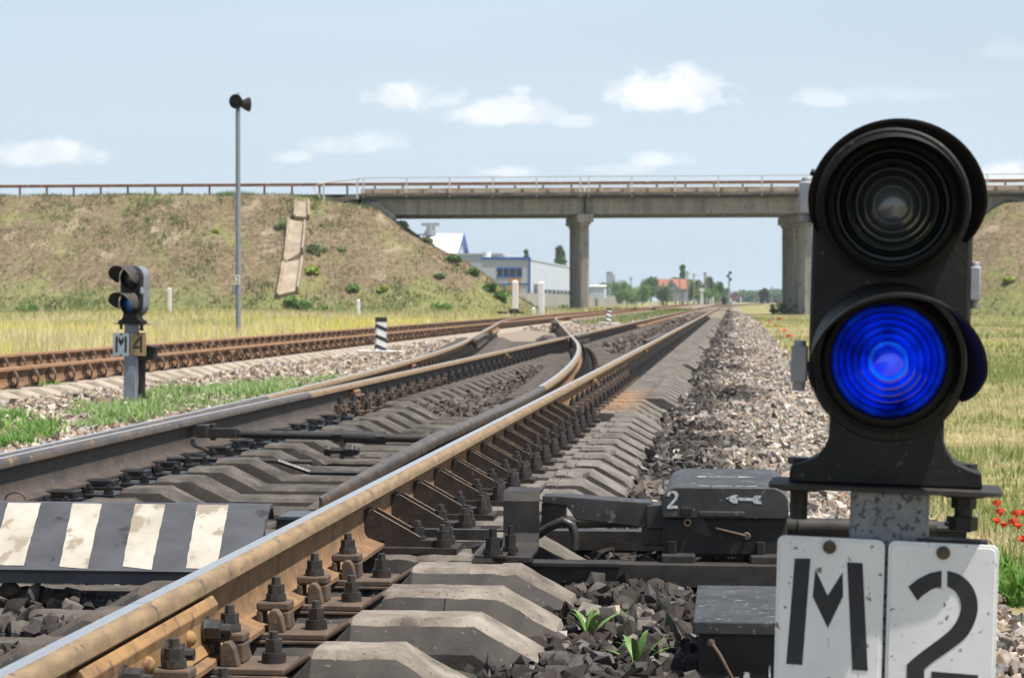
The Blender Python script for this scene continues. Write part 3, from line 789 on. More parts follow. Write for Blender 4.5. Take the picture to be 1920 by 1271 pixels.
def build_ballast():
    Vs, Fs, Cs = [], [], []; off = 0
    def emit(x, y, z, size, cols, near):
        nonlocal off
        V, F, C = stones(np.stack([x, y, z], -1), size, cols, near)
        Vs.append(V); Fs.append(F + off); Cs.append(C); off += len(V)
    def zone(x0, x1, y0, y1, dens, s0, s1, near, colf, keepf=None, lift=.0):
        n = int((x1 - x0) * (y1 - y0) * dens)
        x = RNG.uniform(x0, x1, n); y = RNG.uniform(y0, y1, n)
        if keepf is not None:
            k = keepf(x, y); x, y = x[k], y[k]
        s = RNG.uniform(s0, s1, len(x)) * RNG.choice([.75, 1, 1, 1.25], len(x))
        z = gz(x, y) + RNG.uniform(-.010, .018, len(x)) + lift
        emit(x, y, z, s, colf(x, y), near)
    def right_col(x, y):
        n = len(x)
        c0 = np.where(y < 7.5, .42, np.where(y < 9, .12, np.where(y < 30, -.04, 0.0)))
        t = np.clip((x - c0 + (vnoise(x, y, .7, 11) - .5) * .7) / .42 + .5, 0, 1)
        t = np.where(RNG.random(n) < .12, RNG.random(n), t)[:, None]
        return pick(DARK_P, n) * np.where(y < 8, .78, 1.0)[:, None] * (1 - t) + pick(LIGHT_P, n) * t
    keepR = lambda x, y: ~on_sleeper(x, y, -2.9, np.where(y < 4.8, -.53, -.42), .13)
    zone(-.60, .98, 3.0, 9.0, 1250, .014, .032, True, right_col, keepR)
    zone(-.92, -.55, 3.0, 14.5, 700, .015, .028, True, lambda x, y: pick(DARK_P, len(x)), keepR, -.05)
    zone(-.55, 1.05, 9.0, 17.0, 1000, .014, .030, False, right_col, keepR)
    zone(-.45, 1.1, 17.0, 34.0, 620, .019, .036, False, right_col, keepR)
    zone(-.42, 1.2, 34.0, 70.0, 260, .026, .045, False, right_col, keepR)
    zone(-.4, 1.25, 70.0, 150.0, 60, .05, .08, False, right_col)
    # between the rails of the near track
    zone(-2.6, -1.28, 3.0, 6.2, 900, .017, .036, True, lambda x, y: pick(DARK_P, len(x)) * 1.25, lambda x, y: ~on_sleeper(x, y, -5, 0, .12), .065)
    zone(-2.6, -1.28, 6.2, 15.0, 260, .022, .034, False, lambda x, y: pick(DARK_P, len(x)) * .6, lambda x, y: ~on_sleeper(x, y, -5, 0, .135), -.02)
    inner = [(.12, .10, .085), (.095, .08, .068), (.16, .135, .115), (.075, .062, .053), (.19, .155, .125)]
    def keepI(x, y):
        bx = np.array([blade_x(v) for v in y]) if len(y) else y
        return (np.abs(x - bx) > .22) & ~(on_sleeper(x, y, -2.62, -2.05, .13)) & ~(on_sleeper(x, y, -1.6, -1.0, .13))
    zone(-2.36, -1.42, 15.0, 34.0, 800, .020, .036, False, lambda x, y: pick(inner, len(x)) * .8, keepI, .085)
    zone(-2.55, -1.38, 34.0, 70.0, 150, .034, .05, False, lambda x, y: pick(inner, len(x)) * .9, keepI, .085)
    zone(-2.5, -1.4, 70.0, 140.0, 50, .05, .08, False, lambda x, y: pick(inner, len(x)) * .9, None, .085)
    # between the two tracks
    def keepL(x, y):
        lx = np.array([left_x(v) for v in y])
        return ((x < lx - .22) & ~on_sleeper(x, y, lx - .62, 0, .13)) | ((y > 60) & (x < -3.4))
    def left_col(x, y):
        n = len(x); d = np.clip((x + 3.75) / .6 + (vnoise(x, y, .6, 13) - .5), 0, .75)[:, None]
        return pick(LEFT_P, n) * (1 - d) + pick([(.14, .10, .075), (.10, .075, .055), (.19, .14, .1)], n) * d
    zone(-5.9, -3.0, 7.0, 20.0, 420, .019, .036, False, left_col, keepL)
    zone(-5.9, -3.1, 20.0, 40.0, 300, .022, .040, False, left_col, keepL)
    zone(-5.9, -3.3, 40.0, 75.0, 80, .04, .06, False, left_col, keepL)
    zone(-5.9, -3.4, 75.0, 140.0, 25, .06, .09, False, left_col)
    zone(-9.5, -8.75, 14.0, 70.0, 120, .03, .05, False, lambda x, y: pick(LEFT_P, len(x)))
    zone(-7.75, -6.85, 14.0, 60.0, 90, .03, .045, False, lambda x, y: pick(LEFT_P, len(x)), None, .03)
    o = np_mesh('ballast', np.concatenate(Vs), np.concatenate(Fs), M['stone'], np.concatenate(Cs), 'stuff')
    tag(o, 'broken stone ballast, dark beside the rails and pale on the shoulder', 'ballast')
build_ballast()

# ------------------------------------------------------------------ grass
M['grass'] = tint_mat('grass_blades', .75, .5)
M['leaf'] = tint_mat('leaves', .7, .28)
def blades(name, x, y, z, h, w, cols, label, cat='grass', lean=.45, kind='stuff', segs=2, parent=None, mat=None, tipcol=None):
    n = len(x)
    a = RNG.uniform(0, 2 * math.pi, n); le = RNG.uniform(.05, 1, n) * lean
    dx, dy = np.cos(a), np.sin(a)
    wx, wy = -dy * w / 2, dx * w / 2
    # face the width roughly across any view by random spin
    sp = RNG.uniform(-.6, .6, n); wx, wy = wx * np.cos(sp) - wy * np.sin(sp), wx * np.sin(sp) + wy * np.cos(sp)
    P = np.stack([x, y, z], -1)
    def pt(t): return P + np.stack([dx * h * le * t * t, dy * h * le * t * t, h * (t - .25 * le * t * t)], -1)
    W = np.stack([wx, wy, np.zeros(n)], -1)
    if segs == 2:
        p0, p1, p2 = pt(0), pt(.55), pt(1.0)
        V = np.stack([p0 - W * .7, p0 + W * .7, p1 + W, p1 - W, p2], 1)
        b = (np.arange(n) * 5)[:, None]
        F = np.concatenate([b + np.array([[0, 1, 2]]), b + np.array([[0, 2, 3]]), b + np.array([[3, 2, 4]])])
        k = 5
    else:
        p0, p2 = pt(0), pt(1.0); V = np.stack([p0 - W, p0 + W, p2], 1)
        b = (np.arange(n) * 3)[:, None]; F = b + np.array([[0, 1, 2]]); k = 3
    C = np.repeat(cols, k, axis=0)
    if tipcol is not None:
        C = C.reshape(n, k, 3); C[:, -1] = tipcol; C = C.reshape(-1, 3)
    o = np_mesh(name, V.reshape(-1, 3), F, mat or M['grass'], C, kind, parent)
    if label: tag(o, label, cat)
    return o
GREEN = [(.19, .25, .07), (.25, .31, .09), (.30, .35, .13), (.14, .19, .055)]
DRY = [(.66, .56, .34), (.58, .49, .27), (.72, .63, .42), (.52, .44, .24)]
YEL = [(.66, .60, .10), (.58, .52, .10), (.62, .58, .2)]
def field_cols(x, y, s, seed, g0=.5, y0=.62):
    n = len(x); g = vnoise(x, y, s, seed) * .6 + vnoise(x, y, s * .3, seed + 1) * .4
    yl = vnoise(x, y, s * 1.3, seed + 2) * .6 + vnoise(x, y, s * .4, seed + 3) * .4
    t = np.clip((g - g0) * 9 + .5 + RNG.normal(0, .35, n), 0, 1)[:, None]
    c = pick(DRY, n) * (1 - t) + pick(GREEN, n) * t
    u = (np.clip((yl - y0) * 9 + .3, 0, .9) > RNG.random(n))[:, None]
    return np.where(u, pick(YEL, n), c)
def build_grass():
    # near right verge, short blades
    n = 95000
    y = 5.2 + (RNG.random(n) ** 1.6) * 36; x = .95 + RNG.random(n) ** 1.2 * (1.2 + .17 * y)
    edge = .92 + (vnoise(x, y, 1.1, 21) - .5) * .55
    clump = vnoise(x, y, .45, 22) + .5 * vnoise(x, y, .15, 23)
    k = (x > edge) & (RNG.random(n) < np.clip(clump * 1.1 - .1, .12, 1)); x, y, clump = x[k], y[k], clump[k]; n = len(x)
    h = RNG.uniform(.04, .13, n) * (.4 + .8 * clump); w = RNG.uniform(.004, .009, n)
    blades('verge_grass', x, y, gz(x, y) - .01, h, w, field_cols(x, y, 1.3, 25, .44, 9), 'mixed green and straw coloured grass right of the near signal', lean=.9)
    # broad-leaved patch at the ballast's edge
    n = 5200
    x = 1.0 + RNG.random(n) * .75; y = 6.3 + RNG.random(n) * 2.3
    k = (vnoise(x, y, .35, 27) > .36); x, y = x[k], y[k]; n = len(x)
    blades('green_weeds', x, y, gz(x, y) - .01, RNG.uniform(.06, .2, n), RNG.uniform(.010, .022, n), pick([(.10, .22, .035), (.15, .30, .05), (.20, .34, .09)], n), 'thick green broad-leaved weeds under the poppies', lean=1.0)
    # right field further off
    n = 70000
    y = 30 + RNG.random(n) ** 1.3 * 135; x = 1.1 + RNG.random(n) * (2 + .2 * y)
    h = RNG.uniform(.07, .24, n) * (.5 + .6 * vnoise(x, y, 3, 31)); w = RNG.uniform(.012, .03, n) * (.6 + y / 90)
    blades('field_grass', x, y, gz(x, y) - .02, h, w, field_cols(x, y, 5, 33, .46, .70), 'dry and green grass of the field right of the tracks', segs=1, lean=.7)
    # left field: tall straw coloured grass and yellow flowers
    n = 120000
    y = 18 + RNG.random(n) ** .9 * 140; x = -9.5 - RNG.random(n) * (.42 * y)
    edge = np.clip((-9.3 - x) / .8, .35, 1)
    h = RNG.uniform(.25, .62, n) * edge; w = RNG.uniform(.012, .028, n) * (.6 + y / 70)
    c = field_cols(x, y, 7, 41, .70, .60) * 1.15
    toe = (y > 118) & (RNG.random(n) < np.clip((y - 118) / 30, 0, .75)); c[toe] = pick(GREEN, int(toe.sum())) * np.array([1.05, .95, 1.0])
    blades('meadow_grass', x, y, gz(x, y) - .02, h, w, c, 'pale yellow meadow grass with yellow flowers left of the far track', segs=1, lean=.7)
    # beyond the tracks, in front of and under the bridge
    n = 26000
    y = 95 + RNG.random(n) * 120; x = -9.3 - RNG.random(n) * 26
    blades('meadow_grass', x, y, gz(x, y) - .02, RNG.uniform(.3, .75, n), RNG.uniform(.04, .09, n), field_cols(x, y, 8, 45, .45, .66), 'tall green and yellow grass around the bridge pillars', segs=1, lean=.7)
    n = 9000
    y = 75 + RNG.random(n) * 130; x = -5.6 + RNG.random(n) * 2.0
    blades('track_grass', x, y, gz(x, y) - .02, RNG.uniform(.1, .3, n), RNG.uniform(.03, .06, n), pick(GREEN, n) * 1.1, 'green grass strip between the two tracks towards the bridge', segs=1)
    # fresh green patch around the small signal
    n = 30000
    y = 14.0 + RNG.random(n) * 10.0; x = -5.7 + RNG.random(n) * 2.35
    lx = np.array([left_x(v) for v in y])
    cen = np.exp(-((x + 4.75 - (y - 17) * .05) / .62) ** 2) * np.clip((24 - y) / 3, 0, 1) * np.clip((y - 13.8) / 1.2, 0, 1)
    k = (cen * (.35 + 1.0 * vnoise(x, y, .55, 51)) > .33) & (x < lx - np.where(y < 18, 1.0, .75)) & (x / y > -.318 + .03 * (vnoise(x, y, .8, 53) - .5)); x, y = x[k], y[k]; n = len(x)
    blades('grass_patch', x, y, gz(x, y) - .02, RNG.uniform(.05, .17, n) * (.45 + .8 * vnoise(x, y, .4, 52)), RNG.uniform(.008, .017, n), pick([(.24, .36, .11), (.31, .43, .17), (.40, .50, .26), (.17, .26, .07)], n), 'fresh green grass patch around the foot of the small signal', lean=1.0)
    # single tufts in the gravel
    for j, (u, v, r) in enumerate([(60, 800, .16), (10, 790, .16), (92, 742, .13), (12, 838, .12), (70, 818, .12)]):
        p = px(u, v, z=-.28); n = 240
        a = RNG.uniform(0, 6.28, n); q = RNG.random(n) ** .7 * r * 1.3
        x, y = p.x + np.cos(a) * q, p.y + np.sin(a) * q * 2.0
        o = blades('grass_tuft', x, y, gz(x, y) - .02, RNG.uniform(.06, .17, n), RNG.uniform(.009, .018, n), pick([(.20, .36, .09), (.27, .44, .13), (.14, .26, .06)], n), None, lean=1.0, kind=None)
        tag(o, 'small green grass tuft growing in the gravel at the left edge of the photo', 'grass tuft', 'grass tufts in the left gravel')
    # dry tufts and weeds on the embankments
    for side, n in ((-1, 110000), (1, 26000)):
        x = RNG.uniform(-75, -9, n) if side < 0 else RNG.uniform(4, 45, n); y = RNG.uniform(153, 182, n)
        z = emb_z(x, y, side)
        cl = vnoise(x, y, 2.2, 61) * .5 + vnoise(x, y, .7, 62) * .5
        k = (z > -.6) & (RNG.random(n) < np.clip((cl - .30) * 2.6, .10, 1)); x, y, z, cl = x[k], y[k], z[k], cl[k]; n = len(x)
        lowg = np.clip((2.6 - z) / 3.0, 0, .8) + np.clip((z - 7.6) / 1.4, 0, .5) + np.clip((vnoise(x, y, 3.2, 63) * .6 + vnoise(x, y, 1.1, 64) * .4 - .56) * 5, 0, .85)
        g = (RNG.random(n) < lowg)[:, None]
        c = np.where(g, pick([(.14, .19, .06), (.20, .25, .09), (.24, .27, .14), (.11, .16, .05)], n), pick([(.28, .22, .12), (.19, .15, .085), (.38, .31, .19), (.14, .115, .06)], n))
        blades('embankment_grass', x, y, z - .03, RNG.uniform(.10, .38, n) * (.6 + .8 * lowg), RNG.uniform(.06, .15, n), c, 'dry brown and green tufts on the %s road embankment' % ('left' if side < 0 else 'right'), segs=1, lean=.9)
build_grass()
# ------------------------------------------------------------------ dwarf signals
def lens_mat(name, blue):
    t = NT(name); tc = t.n('ShaderNodeTexCoord')
    sep = t.n('ShaderNodeSeparateXYZ'); t.l(tc.outputs['Object'], sep.inputs[0])
    r = t.math('SQRT', t.math('ADD', t.math('POWER', sep.outputs[0], 2.0), t.math('POWER', sep.outputs[2], 2.0)))
    rn = t.math('DIVIDE', r, .078)
    nz = t.noise(tc.outputs['Object'], 17, 4, .55)
    if blue:
        c = t.ramp(rn, [(.0, (.006, .06, .80)), (.24, (.004, .02, .75)), (.325, (.0, .13, .85)), (.36, (.002, .012, .55)), (.47, (.0, .03, .75)), (.50, (.002, .01, .34)), (.58, (.0, .03, .66)), (.62, (.001, .006, .26)), (.71, (.0, .02, .62)), (.74, (.001, .006, .20)), (.83, (.0, .015, .5)), (.86, (.001, .005, .13)), (.93, (.002, .02, .36)), (1.0, (.001, .004, .06))])
        t.base(t.mix(1.0, c, (.35, .35, .5), 'MULTIPLY'))
        t.l(c, t.b.inputs['Emission Color'])
        st = t.math('MULTIPLY', t.ramp(nz, [(.36, (.10, .10, .10)), (.60, (1, 1, 1))]), .70); t.l(st, t.b.inputs['Emission Strength'])
    else:
        c = t.ramp(rn, [(.0, (.20, .24, .29)), (.20, (.10, .13, .15)), (.30, (.06, .078, .085)), (.325, (.20, .23, .23)), (.35, (.045, .058, .064)), (.455, (.05, .062, .062)), (.475, (.17, .19, .17)), (.5, (.03, .038, .042)), (.60, (.04, .052, .05)), (.625, (.15, .17, .15)), (.65, (.024, .032, .034)), (.765, (.036, .045, .043)), (.785, (.13, .145, .125)), (.81, (.010, .013, .014)), (.925, (.02, .028, .03)), (.945, (.20, .26, .27)), (1.0, (.004, .004, .004))])  # pale centre and thin rings paint the glass's highlights into its colour
        t.base(c)
    t.b.inputs['Coat Weight'].default_value = .6; t.b.inputs['Coat Roughness'].default_value = .05
    return t.set(.14, 0.0, .7)
M['lens_blue'] = lens_mat('lit_blue_lens', True); M['lens_clear'] = lens_mat('unlit_clear_lens', False)
M['signal_black'] = rough_mat('signal_black_paint', (.0085, .0085, .009), (.020, .019, .018), 11, .62, 0.0, .55, .003, spots=(.075, .070, .066), spot_scale=85, spot_at=.645, spec=.3)
M['signal_brown'] = rough_mat('faded_signal_paint', (.045, .038, .034), (.075, .063, .056), 12, .65, 0.0, .3, .002, spots=(.10, .09, .08), spot_scale=60, spot_at=.68)
M['post_speckled'] = rough_mat('speckled_grey_post', (.15, .17, .19), (.28, .31, .34), 16, .6, 0.0, .35, .002, spots=(.075, .08, .087), spot_scale=95, spot_at=.53)
M['visor_black'] = rough_mat('sooty_visor', (.0045, .0045, .005), (.010, .0095, .009), 14, .6, 0.0, .3, .0015, spots=(.03, .028, .027), spot_scale=80, spot_at=.72, spec=.22)
M['case_grey'] = rough_mat('dull_case_grey', (.20, .215, .235), (.14, .15, .17), 12, .65, 0.0, .2, .002)
S_ = .0007375
def hood(b, r0, r1, zc, ends=24.0, top=.150, low=.055, th=.0035, droop=.05, roll=0.0, y0=-.02):
    """visor: a tapering hood over the lens, cut away below"""
    n = 44; V = []; k = 0
    a0, a1 = R_(-ends), R_(180 + ends)
    rows = []
    for i in range(n + 1):
        a = a0 + (a1 - a0) * i / n
        s = max(math.sin((i / n) * math.pi), 0)
        Ln = low * min(1, .30 + 5.0 * min(i, n - i) / n) + (top - low) * s ** .75
        row = []
        for rr in (0, th):
            for j in range(6):
                f = j / 5; r = r0 + (r1 - r0) * f * (Ln / top) + rr
                row.append((r * math.cos(a + roll), y0 - Ln * f, zc + r * math.sin(a + roll) - droop * Ln * f))
        rows.append(row)
    v = [q for row in rows for q in row]; w = 12; fs = []
    for i in range(n):
        for j in range(5):
            fs.append((i * w + j, i * w + j + 1, (i + 1) * w + j + 1, (i + 1) * w + j))
            fs.append((i * w + 6 + j, (i + 1) * w + 6 + j, (i + 1) * w + 7 + j, i * w + 7 + j))
        fs.append((i * w + 5, i * w + 11, (i + 1) * w + 11, (i + 1) * w + 5))
        fs.append((i * w, (i + 1) * w, (i + 1) * w + 6, i * w + 6))
    for i in (0, n):
        fs += [(i * w + j, i * w + j + 1, i * w + 7 + j, i * w + 6 + j) for j in range(5)]
    b.add(v, fs)
FRONT = Matrix(((1, 0, 0, 0), (0, 0, -1, 0), (0, 1, 0, 0), (0, 0, 0, 1)))    # outline (x, z) rising towards the viewer (-y)
def at_y(y, z=0.0): 
    m = FRONT.copy(); m[1][3] = y; m[2][3] = z; return m
def rrect(x0, z0, x1, z1, r, n=5):
    p = []
    for (cx, cz, a) in ((x1 - r, z1 - r, 0), (x0 + r, z1 - r, 90), (x0 + r, z0 + r, 180), (x1 - r, z0 + r, 270)):
        for i in range(n + 1):
            t = R_(a + 90 * i / n); p.append((cx + r * math.cos(t), cz + r * math.sin(t)))
    return p
def dwarf_signal(loc, roll, yaw_head, yaw_post, label, hood_mat, plates, post_mat, blue_mat, two_tone):
    root = empty('dwarf_signal', loc, label, 'railway signal', None, (0, roll, 0))
    zt, zb = 1.057, .843
    head = MB()
    # front door with rounded ends
    n = 20; out = [(.107 * math.cos(R_(180 * i / n)), zt + .107 * math.sin(R_(180 * i / n))) for i in range(n + 1)]
    out += [(.107 * math.cos(R_(180 + 180 * i / n)) * (1 if i not in (0, n) else 1), zb - .005 + .107 * math.sin(R_(180 + 180 * i / n))) for i in range(n + 1)]
    head.prism(out, -.045, .0, at_y(0))
    h = head.build('housing', M['signal_black'], root, smooth=30, bevel=.004); h.rotation_euler.z = yaw_head; h.location.x = -.006
    def on_head(b, name, mat, parent=h, **kw): return b.build(name, mat, parent, **kw)
    bk = MB(); o2 = [(x * .97, zz) for x, zz in out]; bk.prism(o2, -.135, -.0455, at_y(0)); 
    bk.prism([(x * 1.035, zz + (zz - .95) * .012) for x, zz in out], -.058, -.047, at_y(0))
    on_head(bk, 'back_case', M['case_grey'] if two_tone else M['sooty_paint'], smooth=30, bevel=.004)
    for zc, lm, which in ((zt, M['lens_clear'], 0), (zb, blue_mat, 1)):
        bz = MB()
        prof = [(.098, -.002), (.098, .014), (.092, .018), (.090, .012), (.086, .012), (.0855, .024), (.080, .024), (.0785, .010), (.0785, -.004)]
        bz.lathe(prof, 48, 0, at_y(0, zc) @ Matrix.Identity(4))
        on_head(bz, 'lens_ring', M['visor_black'], smooth=40)
        vz = MB(); hood(vz, .1045, .1180, zc, roll=R_(-3), droop=(.11, .18)[which], top=.175)
        vo = on_head(vz, 'visor', hood_mat, smooth=40); vo.rotation_euler.z = R_((2.5, 5.5)[which])
        if which == 0:                                # small bolts of the hood
            for a in (20, 160):
              q = MB(); q.cyl((.112 * math.cos(R_(a)), -.045, zc + .112 * math.sin(R_(a))), (.120 * math.cos(R_(a)), -.045, zc + .120 * math.sin(R_(a))), .005, n=6)
              q.build('bolt', M['signal_black'], vo)
        ln = MB(); prof = []
        steps = [.0, .026, .037, .047, .056, .065, .072, .078]
        for i in range(len(steps) - 1):
            for f in (0, .25, .5, .75, .98):
                r = steps[i] + (steps[i + 1] - steps[i]) * f
                prof.append((max(r, .0004), (.010 - .007 * (r / .026) ** 2 * .9) if i == 0 else (.003 + .0085 * (1 - f ** 1.6))))
        mm = at_y(0, 0)
        ln.lathe(prof, 64, 0, mm)
        lo = on_head(ln, 'lens', lm, smooth=25); lo.location = (0, .002, zc)
    # hinge lugs and latch
    for (x, z, w, hgt) in ((-.118, .945 + .12, .020, .045), (-.122, .835, .022, .05), (.114, .952, .014, .046)):
        q = MB(); q.box((x, .020, z), (w, .035, hgt)); q.cyl((x, .020, z - hgt * .75), (x, .020, z + hgt * .65), w * .42, n=10); q.cyl((x, .020, z - .012), (x, .020, z + .004), w * .62, n=6)
        on_head(q, 'hinge', M['grey_metal'], smooth=35, bevel=.002)
    # flared foot, plate and its bolts
    ft = MB(); prof = [(.078, .765), (.0785, .735), (.083, .722), (.094, .707), (.112, .699), (.130, .693), (.132, .671)]
    ft.prism([(x, z) for x, z in prof] + [(-x, z) for x, z in reversed(prof)], -.075, -.004, at_y(0)); on_head(ft, 'foot', M['signal_black'], smooth=25, bevel=.003)
    fl = MB(); fl.prism(rrect(-.158, -.10, .158, .035, .02), .664, .670, Matrix(((1, 0, 0, 0), (0, -1, 0, 0), (0, 0, 1, 0), (0, 0, 0, 1)))); on_head(fl, 'foot_plate', M['sooty_paint'])
    for sx in (-.118, .108):
        q = MB(); q.cyl((sx, .03, .664), (sx, .03, .658), .030, n=16); q.cyl((sx, .03, .658), (sx, .03, .618), .0125, n=12)
        if sx > 0: q.cyl((sx, .03, .656), (sx, .03, .642), .017, n=6); q.cyl((sx, .03, .630), (sx, .03, .612), .020, n=6)
        q.cyl((sx, .05, .693), (sx, .05, .702), .018, n=6)
        on_head(q, 'bolt', M['black_paint'], smooth=35)
    ps = MB(); ps.box((0, .045, .664 / 2 - .05), (.106, .085, .664 + .1)); 
    p = ps.build('post', post_mat, root, bevel=.006); p.rotation_euler.z = yaw_post
    for (x0, z0, x1, z1, mat, letters, screws) in plates:
        q = MB(); q.prism(rrect(x0, z0, x1, z1, .010), .004, .0095, at_y(0.0)); q.prism(rrect(x0 + .004, z0 + .004, x1 - .004, z1 - .004, .008), .0096, .0108, at_y(0.0))
        pl = q.build('number_plate', mat, p, smooth=25, bevel=.001)
        L_ = MB()
        for poly in letters: L_.prism(poly, .0104, .0114, at_y(0.0))
        L_.build('lettering', M['letter_black'], pl)
        for (sx, sz) in screws:
            q = MB(); q.lathe([(.0095, .0), (.009, .0035), (.005, .0045), (.005, .007), (.0005, .0075)], 12, 0, at_y(-.0108, 0) @ Matrix.Translation((sx, sz, 0)))
            q.build('screw', M['clip_iron'], pl, smooth=30)
    if len(plates) > 1:
        q = MB(); q.b2((.04, -.004, plates[1][3] - .004), (.135, .03, plates[1][3] + .004)); q.build('plate_bracket', M['black_paint'], p)
    return root, p
def LP(u, v): return ((u - (1658 + (1140 - v) * .0252)) * S_ * 1.03, .926 + (563 - v) * S_)
def crop2(pts): return [LP(1400 + x / 2.1506, 680 + y / 2.1506 - (x - 560) / 2.15 * .030) for x, y in pts]
M_let = [crop2([(205, 787), (266, 787), (235, 1217), (172, 1215)]), crop2([(408, 797), (468, 800), (489, 1232), (429, 1230)]), crop2([(285, 828), (333, 935), (334, 1065), (275, 940)]), crop2([(333, 935), (391, 838), (393, 935), (334, 1065)])]
def arc(cx, cy, rx, ry, a0, a1, n=12): return [(cx + rx * math.cos(R_(a0 + (a1 - a0) * i / n)), cy + ry * math.sin(R_(a0 + (a1 - a0) * i / n))) for i in range(n + 1)]
two_a = [(643, 890), (680, 858), (724, 834), (770, 822), (770, 886), (735, 897), (700, 922), (678, 945)]
out_r = [(791, 822), (835, 835), (872, 864), (898, 908), (907, 960), (900, 1010), (880, 1058), (850, 1098), (790, 1148), (735, 1190), (705, 1219), (705, 1400)]
in_r = [(638, 1400), (638, 1202), (670, 1170), (730, 1120), (790, 1070), (822, 1030), (841, 985), (842, 950), (832, 920), (815, 899), (791, 886)]
two_c = [(732, 1225), (910, 1234), (890, 1330), (732, 1330)]
# the rest of the figure is cut into convex-ish strips
strips = []
seq_o = out_r; seq_i = list(reversed(in_r))
m = min(len(seq_o), len(seq_i))
for i in range(m - 1): strips.append([seq_o[i], seq_o[i + 1], seq_i[i + 1], seq_i[i]])
def spline(p, k=4):
    out = []
    for i in range(len(p) - 1):
        a, b_, c, d = p[max(i - 1, 0)], p[i], p[i + 1], p[min(i + 2, len(p) - 1)]
        for j in range(k):
            t = j / k
            out.append(tuple(.5 * (2 * b_[q] + (c[q] - a[q]) * t + (2 * a[q] - 5 * b_[q] + 4 * c[q] - d[q]) * t * t + (3 * b_[q] - a[q] - 3 * c[q] + d[q]) * t ** 3) for q in (0, 1)))
    return out + [p[-1]]
two_strip = spline(out_r[:-1]) + [out_r[-1], in_r[0]] + spline(in_r[1:])
T_let = [crop2(two_a), crop2([(x, min(y, 1330)) for x, y in two_strip]), crop2(two_c)]
plM = (-.150, .388, -.003, .597, M['white_paint'], M_let, [(-.078, .584)])
plT = (.002, .388, .150, .597, M['white_paint'], T_let, [(.076, .584)])
b0 = px(1641, 1819, d=2.95)
dwarf_signal(b0, R_(1.44), R_(-4.5), R_(-7), 'large black signal in the right foreground with a glowing blue lower lens and plate 2', M['visor_black'], [plM, plT], M['post_speckled'], M['lens_blue'], False)
# the small one beyond, plates M and 4
def shift(polys, x0, z0, x1, z1, nx0, nz0, nx1, nz1):
    return [[(nx0 + (x - x0) / (x1 - x0) * (nx1 - nx0), nz0 + (z - z0) / (z1 - z0) * (nz1 - nz0)) for x, z in p] for p in polys]
def unit(polys, x0, z0, w, h): return [[(x0 + x * w, z0 + y * h) for x, y in p] for p in polys]
M_u = [[(.16, .16), (.29, .16), (.29, .85), (.16, .85)], [(.72, .16), (.85, .16), (.85, .85), (.72, .85)], [(.33, .86), (.50, .68), (.50, .42), (.33, .64)], [(.50, .68), (.67, .86), (.67, .64), (.50, .42)]]
F_u = [[(.62, .15), (.76, .15), (.76, .88), (.62, .88)], [(.60, .88), (.60, .72), (.30, .46), (.16, .46)], [(.16, .44), (.60, .44), (.60, .33), (.16, .33)]]
M['plate_pale'] = rough_mat('pale_blue_white_plate', (.62, .67, .70), (.55, .61, .65), 14, .5, 0.0, .1, .001, spots=(.2, .2, .2), spot_scale=60, spot_at=.74)
M['lens_blue_dim'] = lens_mat('unlit_blue_lens', False)
bd = M['lens_blue_dim'].node_tree
for nd in bd.nodes:
    if nd.type == 'VALTORGB':
        for e in nd.color_ramp.elements: c = e.color; e.color = (c[0] * .3, c[1] * 1.6, c[2] * 5.5, 1)
p4a = (-.146, .39, -.003, .587, M['plate_pale'], unit(M_u, -.146, .39, .143, .197), [(-.0745, .578), (-.0745, .398)])
p4b = (.006, .395, .146, .587, M['tan_plate'], unit(F_u, .006, .395, .14, .192), [(.076, .580)])
c0 = px(242, 752, d=18.2); c0.z = -.265
r4, post4 = dwarf_signal(c0, R_(1.0), R_(-25), R_(-2), 'small black signal on a blue-grey post in the left grass with a tan plate 4', M['signal_brown'], [p4a, p4b], M['grey_paint'], M['lens_blue_dim'], True)
q = MB(); q.cyl((.085, .09, -.05), (.085, .09, .38), .030, n=12); q.box((.12, .10, .41), (.16, .12, .10)); q.box((.13, .10, .475), (.19, .15, .02), (0, .15, 0))
q.build('cable_box', M['black_paint'], r4, bevel=.004)

# ------------------------------------------------------------------ point machine
MK = [M['black_paint']]
pm = empty('point_machine', px(1360, 1060, d=6.5) * 1.0, 'black rounded switch machine box with a white 2 and an arrow, beside the near rail', 'switch machine')
pm.location.z = -.26
def W(o, root=pm):
    """keep a shape built in world coordinates where it is under its root"""
    o.parent = root; o.matrix_parent_inverse = Matrix.Translation(root.location).inverted(); return o
Yf = px(1355, 985, d=6.3).y
def zx(u, v, d=6.3): q = px(u, v, d=d); return q.x, q.z
xa, _ = zx(1240, 985); xb, _ = zx(1479, 985)
z_top = zx(1355, 913)[1]; z_lip = zx(1355, 972)[1]; z_bot = zx(1355, 1046)[1]
DEP = .70
# lid: arched top with a turned-down edge
lid_out = [(xa, z_lip)] + [(xa + .052 - .052 * math.cos(R_(t)), z_top - .052 + .052 * math.sin(R_(t))) for t in range(10, 91, 10)] + [(xb - .052 + .052 * math.sin(R_(t)), z_top - .052 + .052 * math.cos(R_(t))) for t in range(0, 81, 10)] + [(xb, z_lip)]
b = MB(); b.prism(lid_out, -(Yf + DEP), -Yf, at_y(0)); lid = W(b.build('lid', M['lid_paint'], None, smooth=30, bevel=.004))
b = MB(); b.b2((xa + .004, Yf + .012, z_bot), (xb - .004, Yf + DEP - .012, z_lip + .002)); body = W(b.build('body', M['black_paint'], None, bevel=.012))
b = MB(); b.b2((zx(1312, 0)[0], Yf - .012, zx(0, 968)[1]), (zx(1398, 0)[0], Yf + .0, zx(0, 958)[1])); W(b.build('lid_grip', M['lid_paint'], None, bevel=.003))
